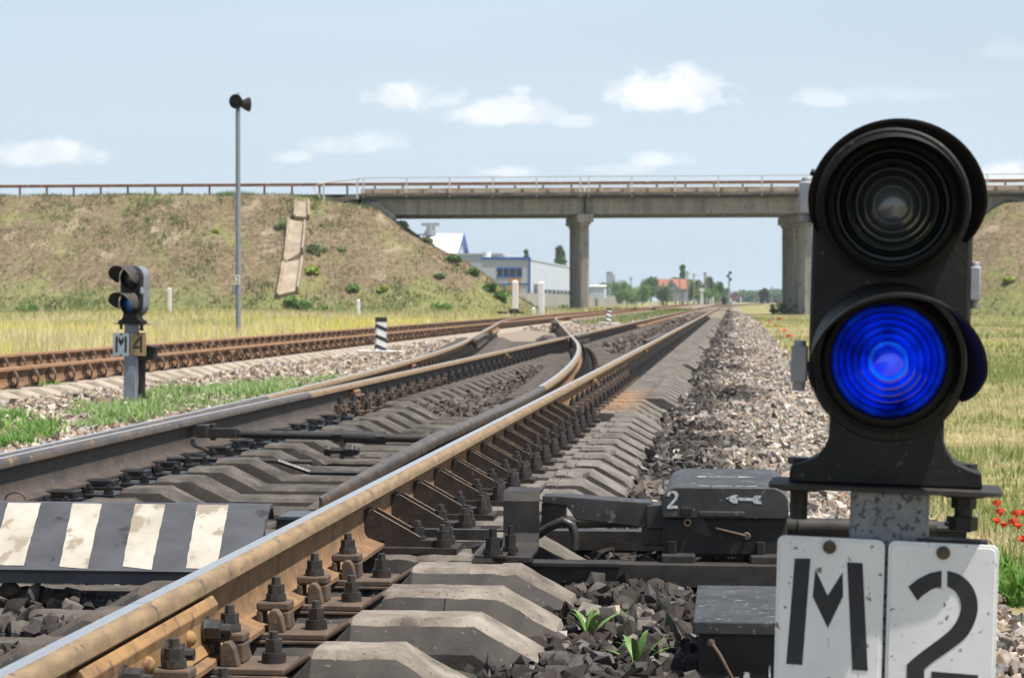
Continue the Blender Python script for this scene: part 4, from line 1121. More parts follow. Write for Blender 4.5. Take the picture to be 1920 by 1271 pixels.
b = MB(); b.b2((zx(1278, 0)[0], Yf - .008, zx(0, 966)[1]), (zx(1300, 0)[0], Yf, zx(0, 951)[1])); W(b.build('hasp', M['black_paint'], None, bevel=.003))
def plate_px(name, pts, y, th, mat, parent=None, d=6.3):
    q = MB(); q.prism([zx(u, v, d) for u, v in pts], -y, -y + th, at_y(0)); return W(q.build(name, mat, None))
plate_px('keyhole_cover', [(1290, 968), (1316, 968), (1335, 1005), (1332, 1008), (1302, 998), (1286, 980)], Yf + .012, .004, M['sooty_paint'])
b = MB(); cx, cz = zx(1289, 980)
b.lathe([(.0065, 0), (.0065, .014), (.0115, .014), (.0115, 0)], 20, 0, at_y(Yf + .008) @ Matrix.Translation((cx, cz, 0))); W(b.build('keyhole_ring', M['clip_iron'], None, smooth=40))
b = MB(); p0 = zx(1342, 990); p1 = zx(1400, 1004)
b.tube([(p0[0], Yf - .004, p0[1]), (p1[0], Yf - .004, p1[1])], .0042, 8); b.lathe([(.010, .0), (.012, .004), (.008, .009), (.004, .006)], 14, 0, at_y(Yf + .002) @ Matrix.Translation((p1[0], p1[1], 0))); b.cyl((p1[0], Yf + .012, p1[1]), (p1[0], Yf - .006, p1[1]), .006, n=10)
W(b.build('latch_lever', M['clip_iron'], None, smooth=40))
for u in (1270, 1436):
    b = MB(); x0, _ = zx(u - 30, 1000); x1, _ = zx(u + 34, 1000); z1 = zx(0, 1038)[1]; z0 = zx(0, 1056)[1]
    b.b2((x0, Yf - .035, z0), (x1, Yf + .05, z1)); lug = W(b.build('mounting_lug', M['sooty_paint'], None, bevel=.006))
    q = MB(); q.cyl(((x0 + x1) / 2 - .02, Yf - .004, z1), ((x0 + x1) / 2 - .02, Yf - .004, z1 + .036), .0165, n=6); W(q.build('bolt', M['black_paint'], None), pm)
# white marks on the lid: 2, arrow, arrow on top
def mark(name, polys, y):
    q = MB()
    for p in polys: q.prism([zx(u, v) for u, v in p], -y + .0002, -y + .0012, at_y(0))
    return W(q.build(name, M['chalk'], None))
def crop8(pts): return [(1180 + x / 5.297, 840 + y / 5.297) for x, y in pts]
two_s = [(362, 478), (378, 440), (420, 422), (468, 432), (488, 465), (478, 505), (440, 548), (412, 572), (480, 575), (480, 602), (372, 606), (372, 582), (432, 520), (452, 478), (440, 452), (412, 452), (395, 482)]
mark('number_mark', [crop8(two_s)], Yf)
mark('arrow_mark', [crop8([(960, 497), (1030, 462), (1075, 462), (1078, 482), (1078, 520), (1072, 545), (1030, 543)]), crop8([(1078, 487), (1225, 492), (1225, 520), (1078, 517)]), crop8([(1225, 492), (1245, 466), (1320, 466), (1290, 508), (1318, 550), (1240, 548), (1225, 520)])], Yf)
q = MB(); yb = Yf + .36
for (u0, u1, a, bb) in ((1307, 1324, .012, .012), (1328, 1380, .004, .004), (1384, 1417, .014, .0)):
    x0, _ = zx(u0, 985, 6.66); x1, _ = zx(u1, 985, 6.66)
    q.add([(x0, yb - a, z_top + .0012), (x1, yb - bb, z_top + .0012), (x1, yb + bb + .0005, z_top + .0012), (x0, yb + a, z_top + .0012)], [(0, 1, 2, 3)])
for (u0, u1) in ((1310, 1332), (1337, 1374), (1381, 1421)):
    q.b2((zx(u0, 0)[0], Yf + .03, z_top + .0004), (zx(u1, 0)[0], Yf + .036, z_top + .0014))
W(q.build('top_mark', M['chalk'], None))
# two long angle bars that carry the machine
def angle_bar(d, z, x0, x1, name='bearer'):
    y = px(1373, 1000, d=d).y; q = MB()
    q.b2((x0, y, z - .066), (x1, y + .009, z)); q.b2((x0, y + .009, z - .009), (x1, y + .075, z + .0005))
    return W(q.build(name, M['sooty_paint'], None, bevel=.002))
angle_bar(6.22, -.172, px(975, 1050, d=6.22).x, .60); angle_bar(7.05, -.165, px(1000, 1010, d=7.05).x, .66)
q = MB(); y = px(1373, 1000, d=6.22).y; q.b2((px(978, 1050, d=6.2).x, y - .014, -.181), (px(1162, 1050, d=6.2).x, y + .07, -.1685)); W(q.build('flat_bar', M['sooty_paint'], None, bevel=.002))
# rod cover between bracket and box
arm = [(1016, 930), (1050, 930), (1222, 941), (1219, 986), (1204, 988), (1080, 975), (1062, 950), (1016, 944)]
q = MB(); ya = px(1120, 950, d=6.5).y; q.prism([zx(u, v, 6.5) for u, v in arm], -(ya + .10), -ya, at_y(0)); W(q.build('rod_cover', M['lid_paint'], None, bevel=.004))
q = MB(); q.b2((zx(1214, 0, 6.5)[0], ya - .01, zx(0, 990, 6.5)[1]), (xa + .01, ya + .12, zx(0, 945, 6.5)[1])); q.b2((zx(1205, 0, 6.5)[0], ya + .005, zx(0, 1022, 6.5)[1]), (xa + .03, ya + .10, zx(0, 960, 6.5)[1])); W(q.build('rod_gland', M['oily'], None, bevel=.004))
# bent bracket standing on a sleeper
q = MB()
bx0, bx1 = zx(942, 1000, 6.32)[0], zx(1010, 1000, 6.32)[0]; yb = px(975, 1000, d=6.35).y; zt_ = zx(0, 927, 6.35)[1]
th = .010
prof = [(yb - .30, SH + .004), (yb - .05, SH + .004), (yb - .012, SH + .020), (yb, SH + .05), (yb, zt_ - .015), (yb + .015, zt_), (yb + .15, zt_)]
inner_ = [(a + (th if i > 1 and i < 5 else 0), z + (th if i < 2 else (-.0 if i < 5 else -th))) for i, (a, z) in enumerate(prof)]
inner_ = [(yb - .30, SH + .014), (yb - .052, SH + .014), (yb - .022, SH + .026), (yb - .010, SH + .052), (yb - .010, zt_ - .018), (yb + .010, zt_ + .010), (yb + .15, zt_ + .010)]
YZ = Matrix(((0, 0, 1, 0), (1, 0, 0, 0), (0, 1, 0, 0), (0, 0, 0, 1)))
for i in range(len(prof) - 1):
    q.prism([prof[i], prof[i + 1], inner_[i + 1], inner_[i]], bx0, bx1, YZ)
br = W(q.build('bracket', M['sooty_paint'], None))
q = MB(); q.b2((px(886, 1060, d=6.0).x, yb - .33, SH + .0145), (bx0 + .04, yb - .19, SH + .024)); W(q.build('bracket_foot', M['sooty_paint'], None, bevel=.003))
for (u, v, d, rr) in ((924, 1055, 6.05, .022), (957, 1038, 6.12, .017)):
    w = px(u, v, d=d); q = MB(); q.cyl((w.x, w.y, SH + .02), (w.x, w.y, SH + .032), rr * 1.35, n=14); nut(q, (w.x, w.y, SH + .03), rr, .034, tip=.026, rot=.4); W(q.build('bolt', M['black_paint'], None, smooth=35))
# working rods and hose between the rail and the box
q = MB()
q.tube([px(u, v, d=d) for u, v, d in ((890, 1030, 6.75), (960, 1010, 6.62), (1004, 1005, 6.55), (1030, 988, 6.52), (1056, 976, 6.5), (1072, 984, 6.5), (1078, 1004, 6.5), (1076, 1030, 6.5))], .0145, 10); W(q.build('hose', M['oily'], None, smooth=60))
q = MB(); a = px(880, 1000, d=6.9); c = px(1240, 1012, d=6.7); q.tube([(bx0 + .02, a.y, -.115), (c.x, a.y, -.105)], .020, 10); q.b2((XR - .2, a.y + .09, -.185), (c.x, a.y + .125, -.150)); q.b2((zx(1015, 0, 6.5)[0], ya + .02, -.09), (zx(1060, 0, 6.5)[0], ya + .09, -.02)); W(q.build('working_rod', M['oily'], None, smooth=40))
q = MB(); s0 = px(1478, 988, d=6.6); e0 = px(1745, 992, d=6.75); q.cyl((s0.x - .01, s0.y, s0.z), (s0.x + .028, s0.y, s0.z), .036, n=20); q.cyl((s0.x, s0.y, s0.z), (e0.x, s0.y, s0.z), .029, n=20); q.cyl((s0.x + .028, s0.y, s0.z), (s0.x + .034, s0.y, s0.z), .04, n=20); W(q.build('cable_pipe', M['sooty_paint'], None, smooth=40))
q = MB(); e1 = px(1762, 1000, d=6.75); q.box((e1.x, e1.y, e1.z - .03), (.15, .16, .09)); q.box((e1.x, e1.y, e1.z + .022), (.175, .19, .014)); q.cyl((e1.x + .025, e1.y - .03, e1.z + .02), (e1.x + .025, e1.y - .03, e1.z + .06), .008, n=8); q.cyl((e1.x + .025, e1.y - .03, e1.z + .03), (e1.x + .025, e1.y - .03, e1.z + .042), .014, n=6)
W(q.build('cable_coupling', M['sooty_paint'], None, bevel=.004))

# junction box in the foreground
jx0, jx1 = px(1299, 1165, d=4.72).x, .33
jy0, jy1 = px(1373, 1165, d=4.72).y, px(1373, 1095, d=5.32).y; jz = px(1373, 1165, d=4.72).z
jb = empty('junction_box', ((jx0 + jx1) / 2, (jy0 + jy1) / 2, -.45), 'black junction box with a dusty grey lid and a rope handle, under the M plate', 'junction box')
b = MB(); b.b2((jx0, jy0, jz - .030), (jx1, jy1, jz)); W(b.build('lid', M['lid_paint'], None, bevel=.004), jb)
b = MB(); b.b2((jx0 + .012, jy0 + .015, -.42), (jx1 - .012, jy1 - .015, jz - .029)); W(b.build('body', M['black_paint'], None, bevel=.004), jb)
k0 = px(1333, 1208, d=4.70)
b = MB(); b.lathe([(.0005, .010), (.008, .008), (.011, 0), (.008, -.009), (.0005, -.011)], 14, 0, Matrix.Translation((k0.x, jy0 + .010, k0.z))); b.tube([(k0.x, jy0 + .006, k0.z), (k0.x + .018, jy0 - .004, k0.z - .024), (k0.x + .045, jy0 - .002, k0.z - .075), (k0.x + .062, jy0 + .004, k0.z - .13)], .0045, 8); W(b.build('rope_handle', M['clip_iron'], None, smooth=50), jb)
b = MB()
for (u, v, w_, h_) in ((1400, 1266, 12, 12), (1443, 1258, 4, 22)):
    c = px(u, v, d=4.73); b.b2((c.x - w_ * .0006, jy0 + .0135, c.z - h_ * .0006), (c.x + w_ * .0006, jy0 + .0149, c.z + h_ * .0006))
W(b.build('paint_mark', M['chalk'], None), jb)

# ------------------------------------------------------------------ striped cover over the switch rods
M['cover_black'] = rough_mat('slate_cover_paint', (.050, .052, .060), (.075, .078, .088), 7, .55, 0.0, .25, .002, spots=(.028, .027, .028), spot_scale=12, spot_at=.62, stretch=(1, 1, 2.5), spec=.4)
M['cover_white'] = rough_mat('stained_stripe_paint', (.50, .465, .40), (.34, .30, .245), 8, .75, 0.0, .3, .002, spots=(.27, .225, .17), spot_scale=16, spot_at=.55)
sc_ = empty('rod_cover', (-1.95, 5.9, -.25), 'sloping metal cover with black and white diagonal stripes between the near rails', 'cover')
yT, yB = px(300, 940, d=6.0).y - .05, px(300, 1062, d=5.74).y
zT, zB, zE = .035, -.128, -.165
cxr = px(519, 940, d=6.0).x; cxl = -2.66
b = MB(); t_ = .008
P = [(yB + .03, zE), (yB, zB), (yT, zT), (yT + .03, zT), (yT + .30, -.10), (yT + .30, -.11), (yT + .03, zT - .012), (yT + .004, zT - .012), (yB + t_, zB - .003), (yB + t_, zE)]
P = P[:4] + [(yT + .05, zT - .03), (yT + .05, zT - .045)] + P[6:]
for i in range(4):
    b.prism([P[i], P[i + 1], P[8 - i], P[9 - i]], cxl, cxr, YZ)
b.b2((cxl, yT + .02, -.24), (cxl + .05, yT + .06, zT - .03)); b.b2((cxr - .12, yT + .02, -.24), (cxr - .07, yT + .06, zT - .03))
plate_o = W(b.build('cover_plate', M['cover_black'], None), sc_)
for j, (t0, t1, c0_, c1_) in enumerate([(16, 78, -22, 42), (137, 192, 110, 163), (254, 311, 228, 283), (371, 430, 347, 404), (-110, -46, -148, -86), (-235, -170, -275, -210)]):
    q = MB(); n = 14
    def on_face(u, f):
        yy = yT + (yB - yT) * f; zz = zT + (zB - zT) * f
        dd = 6.0 + (5.74 - 6.0) * f
        r_ = ray(u, 1000); x = r_.x / r_.y * yy
        nrm = Vector((0, zT - zB, yT - yB)).normalized(); nrm = Vector((0, -abs(nrm.y), abs(nrm.z)))
        return Vector((x, yy, zz)) + nrm * .0014
    vs_ = []
    for i in range(n + 1):
        f = .015 + .92 * i / n
        vs_.append(on_face(t0 + (c0_ - t0) * f + random.uniform(-.9, .9), f + (random.uniform(-.01, .03) if i == n else 0))); vs_.append(on_face(t1 + (c1_ - t1) * f + random.uniform(-.9, .9), f + (random.uniform(-.01, .05) if i == n else 0)))
    q.add(vs_, [(2 * i, 2 * i + 1, 2 * i + 3, 2 * i + 2) for i in range(n)])
    W(q.build('stripe', M['cover_white'], None), sc_)
q = MB(); hp = px(50, 925, d=6.15); th = [math.pi * k / 8 for k in range(9)]
q.tube([(hp.x + .03 * math.cos(t), yT + .06, zT + .0 + .022 * math.sin(t)) for t in th], .003, 6); W(q.build('handle', M['clip_iron'], None), sc_)

# ------------------------------------------------------------------ connecting rods of the switch
rod = empty('connecting_rod', (-2.0, 10.8, -.2), 'long oily black rod with a turnbuckle linking the two switch rails', 'switch rod')
q = MB(); ry = 10.72; xl_ = XL + .05
q.tube([(xl_ + .20, ry, -.082), (xl_ + .75, ry, -.090)], .022, 12); q.tube([(-1.80, ry, -.098), (-1.25, ry, -.105)], .021, 12); W(q.build('bar', M['oily'], None, smooth=50), rod)
q = MB(); q.cyl((xl_ + .72, ry, -.090), (-1.78, ry, -.099), .033, n=14); q.cyl((xl_ + .70, ry, -.090), (xl_ + .745, ry, -.090), .038, n=6); q.cyl((-1.80, ry, -.099), (-1.755, ry, -.099), .038, n=6); W(q.build('turnbuckle', M['oily'], None, smooth=35), rod)
q = MB()
for s in (-1, 1): q.box((xl_ + .10, ry + s * .022, -.078), (.20, .012, .05), (0, .0, s * .06))
q.box((xl_ + .02, ry, -.068), (.06, .10, .065)); q.cyl((xl_ + .07, ry, -.115), (xl_ + .07, ry, -.03), .016, n=8); q.cyl((xl_ + .2, ry - .02, -.08), (xl_ + .2, ry + .02, -.08), .026, n=10)
W(q.build('clevis', M['oily'], None, bevel=.004), rod)
q = MB(); q.b2((-1.985, ry - .03, -.205), (-1.965, ry + .04, -.10)); q.cyl((-2.04, ry - .05, -.16), (-1.88, ry - .05, -.16), .017, n=8); q.cyl((-2.06, ry - .05, -.16), (-2.03, ry - .05, -.16), .030, n=6); q.cyl((-1.955, ry - .05, -.16), (-1.91, ry - .05, -.16), .033, n=6); q.cyl((-1.91, ry - .05, -.16), (-1.89, ry - .05, -.16), .026, n=6); W(q.build('rod_support', M['oily'], None, bevel=.003), rod)
r2 = empty('detector_rod', (-2.3, 9.6, -.2), 'thin black detector rod lying low across the sleepers before the turnbuckle', 'switch rod')
q = MB(); q.tube([(XL + .1, 9.9, -.150), (-2.35, 9.9, -.152), (-1.98, 9.95, -.165)], .011, 8); W(q.build('bar', M['oily'], None, smooth=50), r2)
q = MB(); q.tube([(-2.08, 9.65, -.14), (-1.93, 9.65, -.19), (-1.3, 9.65, -.195)], .012, 6); W(q.build('bent_bar', M['oily'], None), r2)
# block and bolts at the tip of the open switch rail
tb = empty('rail_lock', (-1.35, 6.5, -.2), 'greasy black bolted lock block at the tip of the open switch rail', 'switch lock')
q = MB(); q.b2((-1.42, 6.55, -.20), (-1.285, 6.75, -.075)); q.b2((-1.62, 6.6, -.20), (-1.42, 6.72, -.14)); W(q.build('block', M['oily_wet'], None, bevel=.008), tb)
for pp_, rr_ in (((-1.50, 6.64, -.14), .022), ((-1.57, 6.66, -.14), .018), ((-1.33, 6.85, -.15), .02)):
    q = MB(); nut(q, pp_, rr_, .03); W(q.build('bolt', M['oily'], None, smooth=35), tb)
for yy in (7.1, 7.4, 7.75):
    q = MB(); q.b2((-1.285, yy - .05, -.15), (-1.235, yy + .05, -.06)); q.cyl((-1.29, yy, -.10), (-1.32, yy, -.10), .02, n=6); W(q.build('stop_block', M['clip_iron'], None, bevel=.004), tb)

# ------------------------------------------------------------------ fishplate at the near joint
fp = empty('fishplate', (XR, Y_JOINT, -.18), 'rusty orange fishplate with big black hex nuts joining the near rail', 'fishplate')
q = MB(); prof = [(.0100, -.0575), (.034, -.0460), (.047, -.066), (.042, -.088), (.042, -.135), (.056, -.1585), (.022, -.1495), (.0110, -.135)]
ya0, ya1 = Y_JOINT - .50, Y_JOINT + .46
q.prism(prof, -(ya1), -ya0, Matrix(((1, 0, 0, XR), (0, 0, -1, 0), (0, 1, 0, 0), (0, 0, 0, 1)))); W(q.build('plate', M['rust_plate'], None, bevel=.003), fp)
for k, u in enumerate((412, 340, 262, 180)):
    dd = (-1.10) * 4000 / (u - 1373); yy = px(u, 1200, d=dd).y
    q = MB(); nut(q, (XR + .042, yy, -.105), .0245, .032, ax=(1, 0, 0), tip=.022, rot=.3 * k); W(q.build('bolt', M['oily'], None, smooth=35), fp)
    q = MB(); q.lathe([(.017, 0), (.016, .008), (.010, .014), (.0005, .016)], 14, 0, Matrix(((0, 0, 1, XR + .042), (1, 0, 0, yy - .13), (0, 1, 0, -.105), (0, 0, 0, 1)))); W(q.build('bolt_head', M['rust_plate'], None, smooth=50), fp)
# small fishplates with rusty tops at the other joints and weld blocks along the rails
def rail_block(x, y, lab, ln=.24, col='brown_web', h=.05):
    o = empty('fishplate', (x, y, -.18), lab, 'fishplate', 'small rusty fishplates')
    q = MB(); q.prism([(.010, -.058), (.036, -.047), (.05, -.062), (.046, -.13), (.055, -.157), (.015, -.145)], -(y + ln / 2), -(y - ln / 2), Matrix(((1, 0, 0, x), (0, 0, -1, 0), (0, 1, 0, 0), (0, 0, 0, 1)))); W(q.build('plate', M[col], None), o)
    for s in (-.3, .3):
        q = MB(); q.cyl((x + .04, y + s * ln, -.10), (x + .085, y + s * ln, -.10), .022, n=6); W(q.build('bolt', M['clip_iron'], None), o)
labs = 'small rusty fishplate bolted to the side of a rail at a joint, beyond the switch'
for (u, v) in ((1107, 712), (1207, 658), (1270, 626), (1298, 609)):
    rail_block(XR, px(u, 0, d=XR * 4000 / (u - 1373)).y, labs)
for u in (660, 945, 1062, 1167, 1210): rail_block(XL, px(u, 0, d=XL * 4000 / (u - 1373)).y, labs)
for u in (440, 390, 530, 690, 810, 1020): rail_block(TR, px(u, 0, d=TR * 4000 / (u - 1373)).y, labs, .6)
for u in (660, 830, 390, 930): rail_block(TL, px(u, 0, d=TL * 4000 / (u - 1373)).y, labs, .6)
rail_block(left_x(21.5), 21.5, labs)

# ------------------------------------------------------------------ striped limit posts
def limit_post(u, v, d, h, w, lab, base=True):
    c = px(u, v, d=d); o = empty('limit_post', (c.x, c.y, c.z), lab, 'marker post', None, (0, R_(1.5), R_(20)))
    q = MB(); q.box((0, 0, h / 2), (w, w * .8, h)); q.build('post', M['white_plain'], o, bevel=.008)
    q = MB(); q.box((0, 0, h * .94), (w + .006, w * .8 + .006, h * .13)); q.build('cap', M['letter_black'], o)
    for z in (.66, .36, .08):
        q = MB()
        hw, hd = w / 2 + .003, w * .4 + .003; s, t = .10 * h, .055 * h
        zz = z * h
        vs_ = [(-hw, -hd, zz + s), (hw, -hd, zz - s * .2), (hw, hd, zz - s), (-hw, hd, zz + s * .4)]
        q.add([(a, b_, c_ - t) for a, b_, c_ in vs_] + [(a, b_, c_ + t) for a, b_, c_ in vs_], [(0, 3, 2, 1), (4, 5, 6, 7), (0, 1, 5, 4), (1, 2, 6, 5), (2, 3, 7, 6), (3, 0, 4, 7)])
        q.build('stripe', M['letter_black'], o)
    if base:
        q = MB(); q.box((.0, .0, .015), (w * 4.6, .30, .03)); q.build('base_slab', M['white_plain'], o, bevel=.006)
limit_post(713, 660, 34.5, .56, .165, 'black and white striped limit post on a white slab between the two tracks')
limit_post(1141, 606, 67, .47, .15, 'small distant striped limit post between the diverging rails')

# ------------------------------------------------------------------ loudspeaker mast
c = px(447, 620, d=60)
mast = empty('loudspeaker_mast', c, 'tall grey mast topped by two black horn loudspeakers in the left field', 'mast')
q = MB(); q.cyl((0, 0, -.2), (0, 0, 6.35), .075, .066, 16); q.build('pole', M['grey_paint'], mast, smooth=40)
def horn(az, el, off):
    q = MB(); prof = [(.20, .16), (.205, .15), (.17, .06), (.10, -.06), (.075, -.12), (.075, -.20), (.0, -.20)]
    inn = [(.0, -.02), (.05, -.02), (.055, .03), (.10, .03), (.15, .08), (.195, .158)]
    Mx = Matrix.Translation(off) @ Euler((R_(90 - el), 0, az)).to_matrix().to_4x4()
    q.lathe(prof, 24, 0, Mx); q.lathe(inn, 24, 0, Mx); q.build('horn', M['black_paint'], mast, smooth=40)
horn(R_(-12), -6, (.03, -.12, 6.42)); horn(R_(120), 0, (.16, .05, 6.35))
q = MB(); q.tube([(-.1, 0, 6.5), (0, 0, 6.68), (.1, 0, 6.5)], .015, 6); q.build('bracket', M['black_paint'], mast)
q = MB(); q.b2((-.06, -.088, 1.30), (.06, -.078, 1.56)); sg = q.build('number_plate', M['white_plain'], mast)
q = MB(); 
d2 = [(.1, .78), (.3, .95), (.7, .95), (.9, .75), (.85, .55), (.4, .2), (.9, .2), (.9, .05), (.1, .05), (.1, .2), (.65, .6), (.66, .75), (.5, .82), (.3, .72)]
q.prism([(-.045 + x * .09, 1.32 + z * .22) for x, z in d2], .0885, .0895, at_y(0)); q.build('lettering', M['letter_black'], sg)
q = MB(); q.box((-.11, -.02, 1.16), (.10, .14, .22)); q.build('cable_box', M['grey_paint'], mast, bevel=.01)

# white posts by the left track and under the embankment
for (u, v, d, h, w, lab) in ((318, 584, 150, 1.62, .22, 'thin white post at the foot of the left embankment, leftmost of the white posts'), (672, 601, 112, 1.06, .17, 'short white post in the yellow grass behind the striped limit post'),
                             (966, 587, 116, 1.72, .30, 'tall white post in front of the blue-trimmed office building'), (1015, 588, 110, 1.58, .29, 'tall white post between the office building and the bridge pillar'),
                             (1001, 588, 110, .26, .18, 'stubby white marker stone between the two tall white posts')):
    c = px(u, v, d=d); o = empty('marker_post', c, lab, 'post')
    q = MB(); q.box((0, 0, h / 2 - .1), (w, w, h + .2)); q.build('shaft', M['white_plain'], o, bevel=.02)
    q = MB(); q.box((0, 0, h + .03), (w * .9, w * .9, .06), None, 0, (.3, .3)); q.build('top', M['white_plain'], o)
c = px(958, 588, d=100); o = empty('switch_stand', c, 'low black switch stand beside the far left track, below the first tall white post', 'switch stand')
q = MB(); q.box((0, 0, .05), (1.25, .5, .10)); q.build('base', M['black_paint'], o, bevel=.02)
q = MB(); q.box((.15, 0, .16), (.5, .4, .14), None, 0, (.8, .8)); q.build('housing', M['black_paint'], o, bevel=.02)

# ------------------------------------------------------------------ weeds and poppies
def weed(u, v, d, size, seed, lab):
    rr = np.random.default_rng(seed); c = px(u, v, d=d); o = empty('weed_plant', c, lab, 'weed')
    for k in range(12):
        a = k * 2.4 + rr.uniform(-.3, .3); ln = size * rr.uniform(.6, 1.1); up = rr.uniform(.7, 1.45); w = ln * rr.uniform(.06, .10)
        q = MB(); n = 7; vs_ = []
        for i in range(n + 1):
            t = i / n; ww = w * math.sin(math.pi * min(1, .12 + .88 * t) ** .8) * (1 - .25 * t) if i < n else .0005
            r = ln * t * math.cos(up) * (1 + .3 * t); z = ln * t * math.sin(up) * (1 - .35 * t * t) + .004
            for s in (-1, 0, 1):
                vs_.append((r * math.cos(a) - s * ww * math.sin(a), r * math.sin(a) + s * ww * math.cos(a), z + abs(s) * ww * .45))
        q.add(vs_, [(3 * i + j, 3 * i + j + 1, 3 * i + j + 4, 3 * i + j + 3) for i in range(n) for j in range(2)])
        q.build('leaf', M['weed_leaf'], o, smooth=60)
M['weed_leaf'] = (lambda t: (t.base(t.ramp(t.noise(t.coords(), 30, 4), [(.3, (.07, .15, .03)), (.7, (.16, .26, .075))])), t.set(.5, None, .5))[1])(NT('bright_weed_leaf'))
weed(1103, 1203, 5.33, .125, 3, 'bright green weed in the dark stones, upper of the two by the sleeper ends')
weed(1196, 1262, 5.0, .135, 5, 'bright green weed in the dark stones, lower of the two, near the junction box')
weed(800, 1010, 30, .01, 9, None) if False else None
M['poppy'] = (lambda t: (t.base(t.ramp(t.noise(t.coords(), 60, 3), [(.3, (.72, .055, .02)), (.7, (.85, .13, .05))])), t.set(.6, None, .3))[1])(NT('poppy_petal'))
M['stem'] = NT('green_stem').base((.12, .2, .05)).set(.7)
def poppy_proto():
    o = empty('poppy', (0, 0, 0), None, 'poppy')
    for k in range(4):
        q = MB(); a0 = k * math.pi / 2; vs_ = []; n = 6
        for i in range(n + 1):
            for j in range(n + 1):
                t = i / n; s = (j / n - .5) * 1.9 * (.35 + .65 * t); r = .030 * t
                vs_.append((r * math.cos(a0 + s), r * math.sin(a0 + s), .022 * t ** 1.6 + .002 * math.sin(9 * s)))
        q.add(vs_, [(i * (n + 1) + j, i * (n + 1) + j + 1, (i + 1) * (n + 1) + j + 1, (i + 1) * (n + 1) + j) for i in range(n) for j in range(n)])
        q.build('petal', M['poppy'], o, smooth=60)
    q = MB(); q.lathe([(.0005, .012), (.005, .010), (.006, .004), (.002, 0)], 8); q.build('flower_centre', M['letter_black'], o)
    q = MB(); q.tube([(0, 0, 0), (.006, .004, -.1), (-.004, .0, -.27)], .0018, 5); q.build('stem', M['stem'], o)
    return o
pp = poppy_proto(); first = True
spots = [(1870, 950, 0), (1876, 966, .2), (1907, 968, .4), (1918, 967, 1.2), (1902, 985, .3), (1868, 982, 2), (1881, 989, 2.2), (1821, 951, 1), (1919, 1016, .8), (1909, 992, 1.9)]
for (u, v, s) in spots:
    c = px(u, v, z=-.27); o = pp if first else copy_tree(pp); first = False
    o.location = c; o.rotation_euler = (R_(-35 + 14 * s), R_(18 * math.sin(s * 7)), s * 2.3); o.scale = (.70, .70, 1) if s < .5 else (.5, .5, .9)
    tag(o, 'red poppy in the green weeds right of the near signal', 'poppy', 'poppies beside the near signal')
for j, (u, v) in enumerate([(1478, 632), (1455, 612), (1443, 605), (1470, 622), (1484, 631), (1490, 641), (1461, 600)]):
    c = px(u, v, d=42 + 5 * (j % 3)); c.z = max(c.z, -.42); o = copy_tree(pp); o.location = c; o.rotation_euler = (R_(-30), 0, j); o.scale = (1.5, 1.5, 1.5)
    tag(o, 'tiny distant red poppy in the grass left of the near signal', 'poppy', 'distant poppies')
# ------------------------------------------------------------------ road bridge
def zB(v): return px(1097, v, Y=BY).z
def xB(u, y=BY): return px(u, 500, Y=y).x
bridge = empty('road_bridge', (xB(1097), BY, 0), 'concrete road bridge on pillars with white railings crossing the whole picture', 'bridge')
JX = [xB(u) for u in (676, 1097, 1518, 1939)]
Z_RAIL, Z_DECK, Z_SLAB, Z_GIRD = zB(333), zB(361.5), zB(372), zB(401)
def sk(x, y): return x - (y - BY) * SKEW
def skew_box(b, x0, x1, y0, y1, z0, z1):
    vs_ = [(sk(x, y), y, z) for z in (z0, z1) for (x, y) in ((x0, y0), (x1, y0), (x1, y1), (x0, y1))]
    b.add(vs_, [(0, 3, 2, 1), (4, 5, 6, 7), (0, 1, 5, 4), (1, 2, 6, 5), (2, 3, 7, 6), (3, 0, 4, 7)])
M['girder'] = rough_mat('girder_concrete', (.36, .34, .30), (.20, .185, .16), 1.2, .9, 0.0, .3, .01, spots=(.16, .14, .12), spot_scale=2.4, spot_at=.62, stretch=(1.4, 1, .16))
M['deck_dark'] = rough_mat('dark_slab_concrete', (.10, .088, .075), (.05, .044, .038), .8, .9, 0.0, .2, .01)  # slab under the edge beam, darker than beam and girders
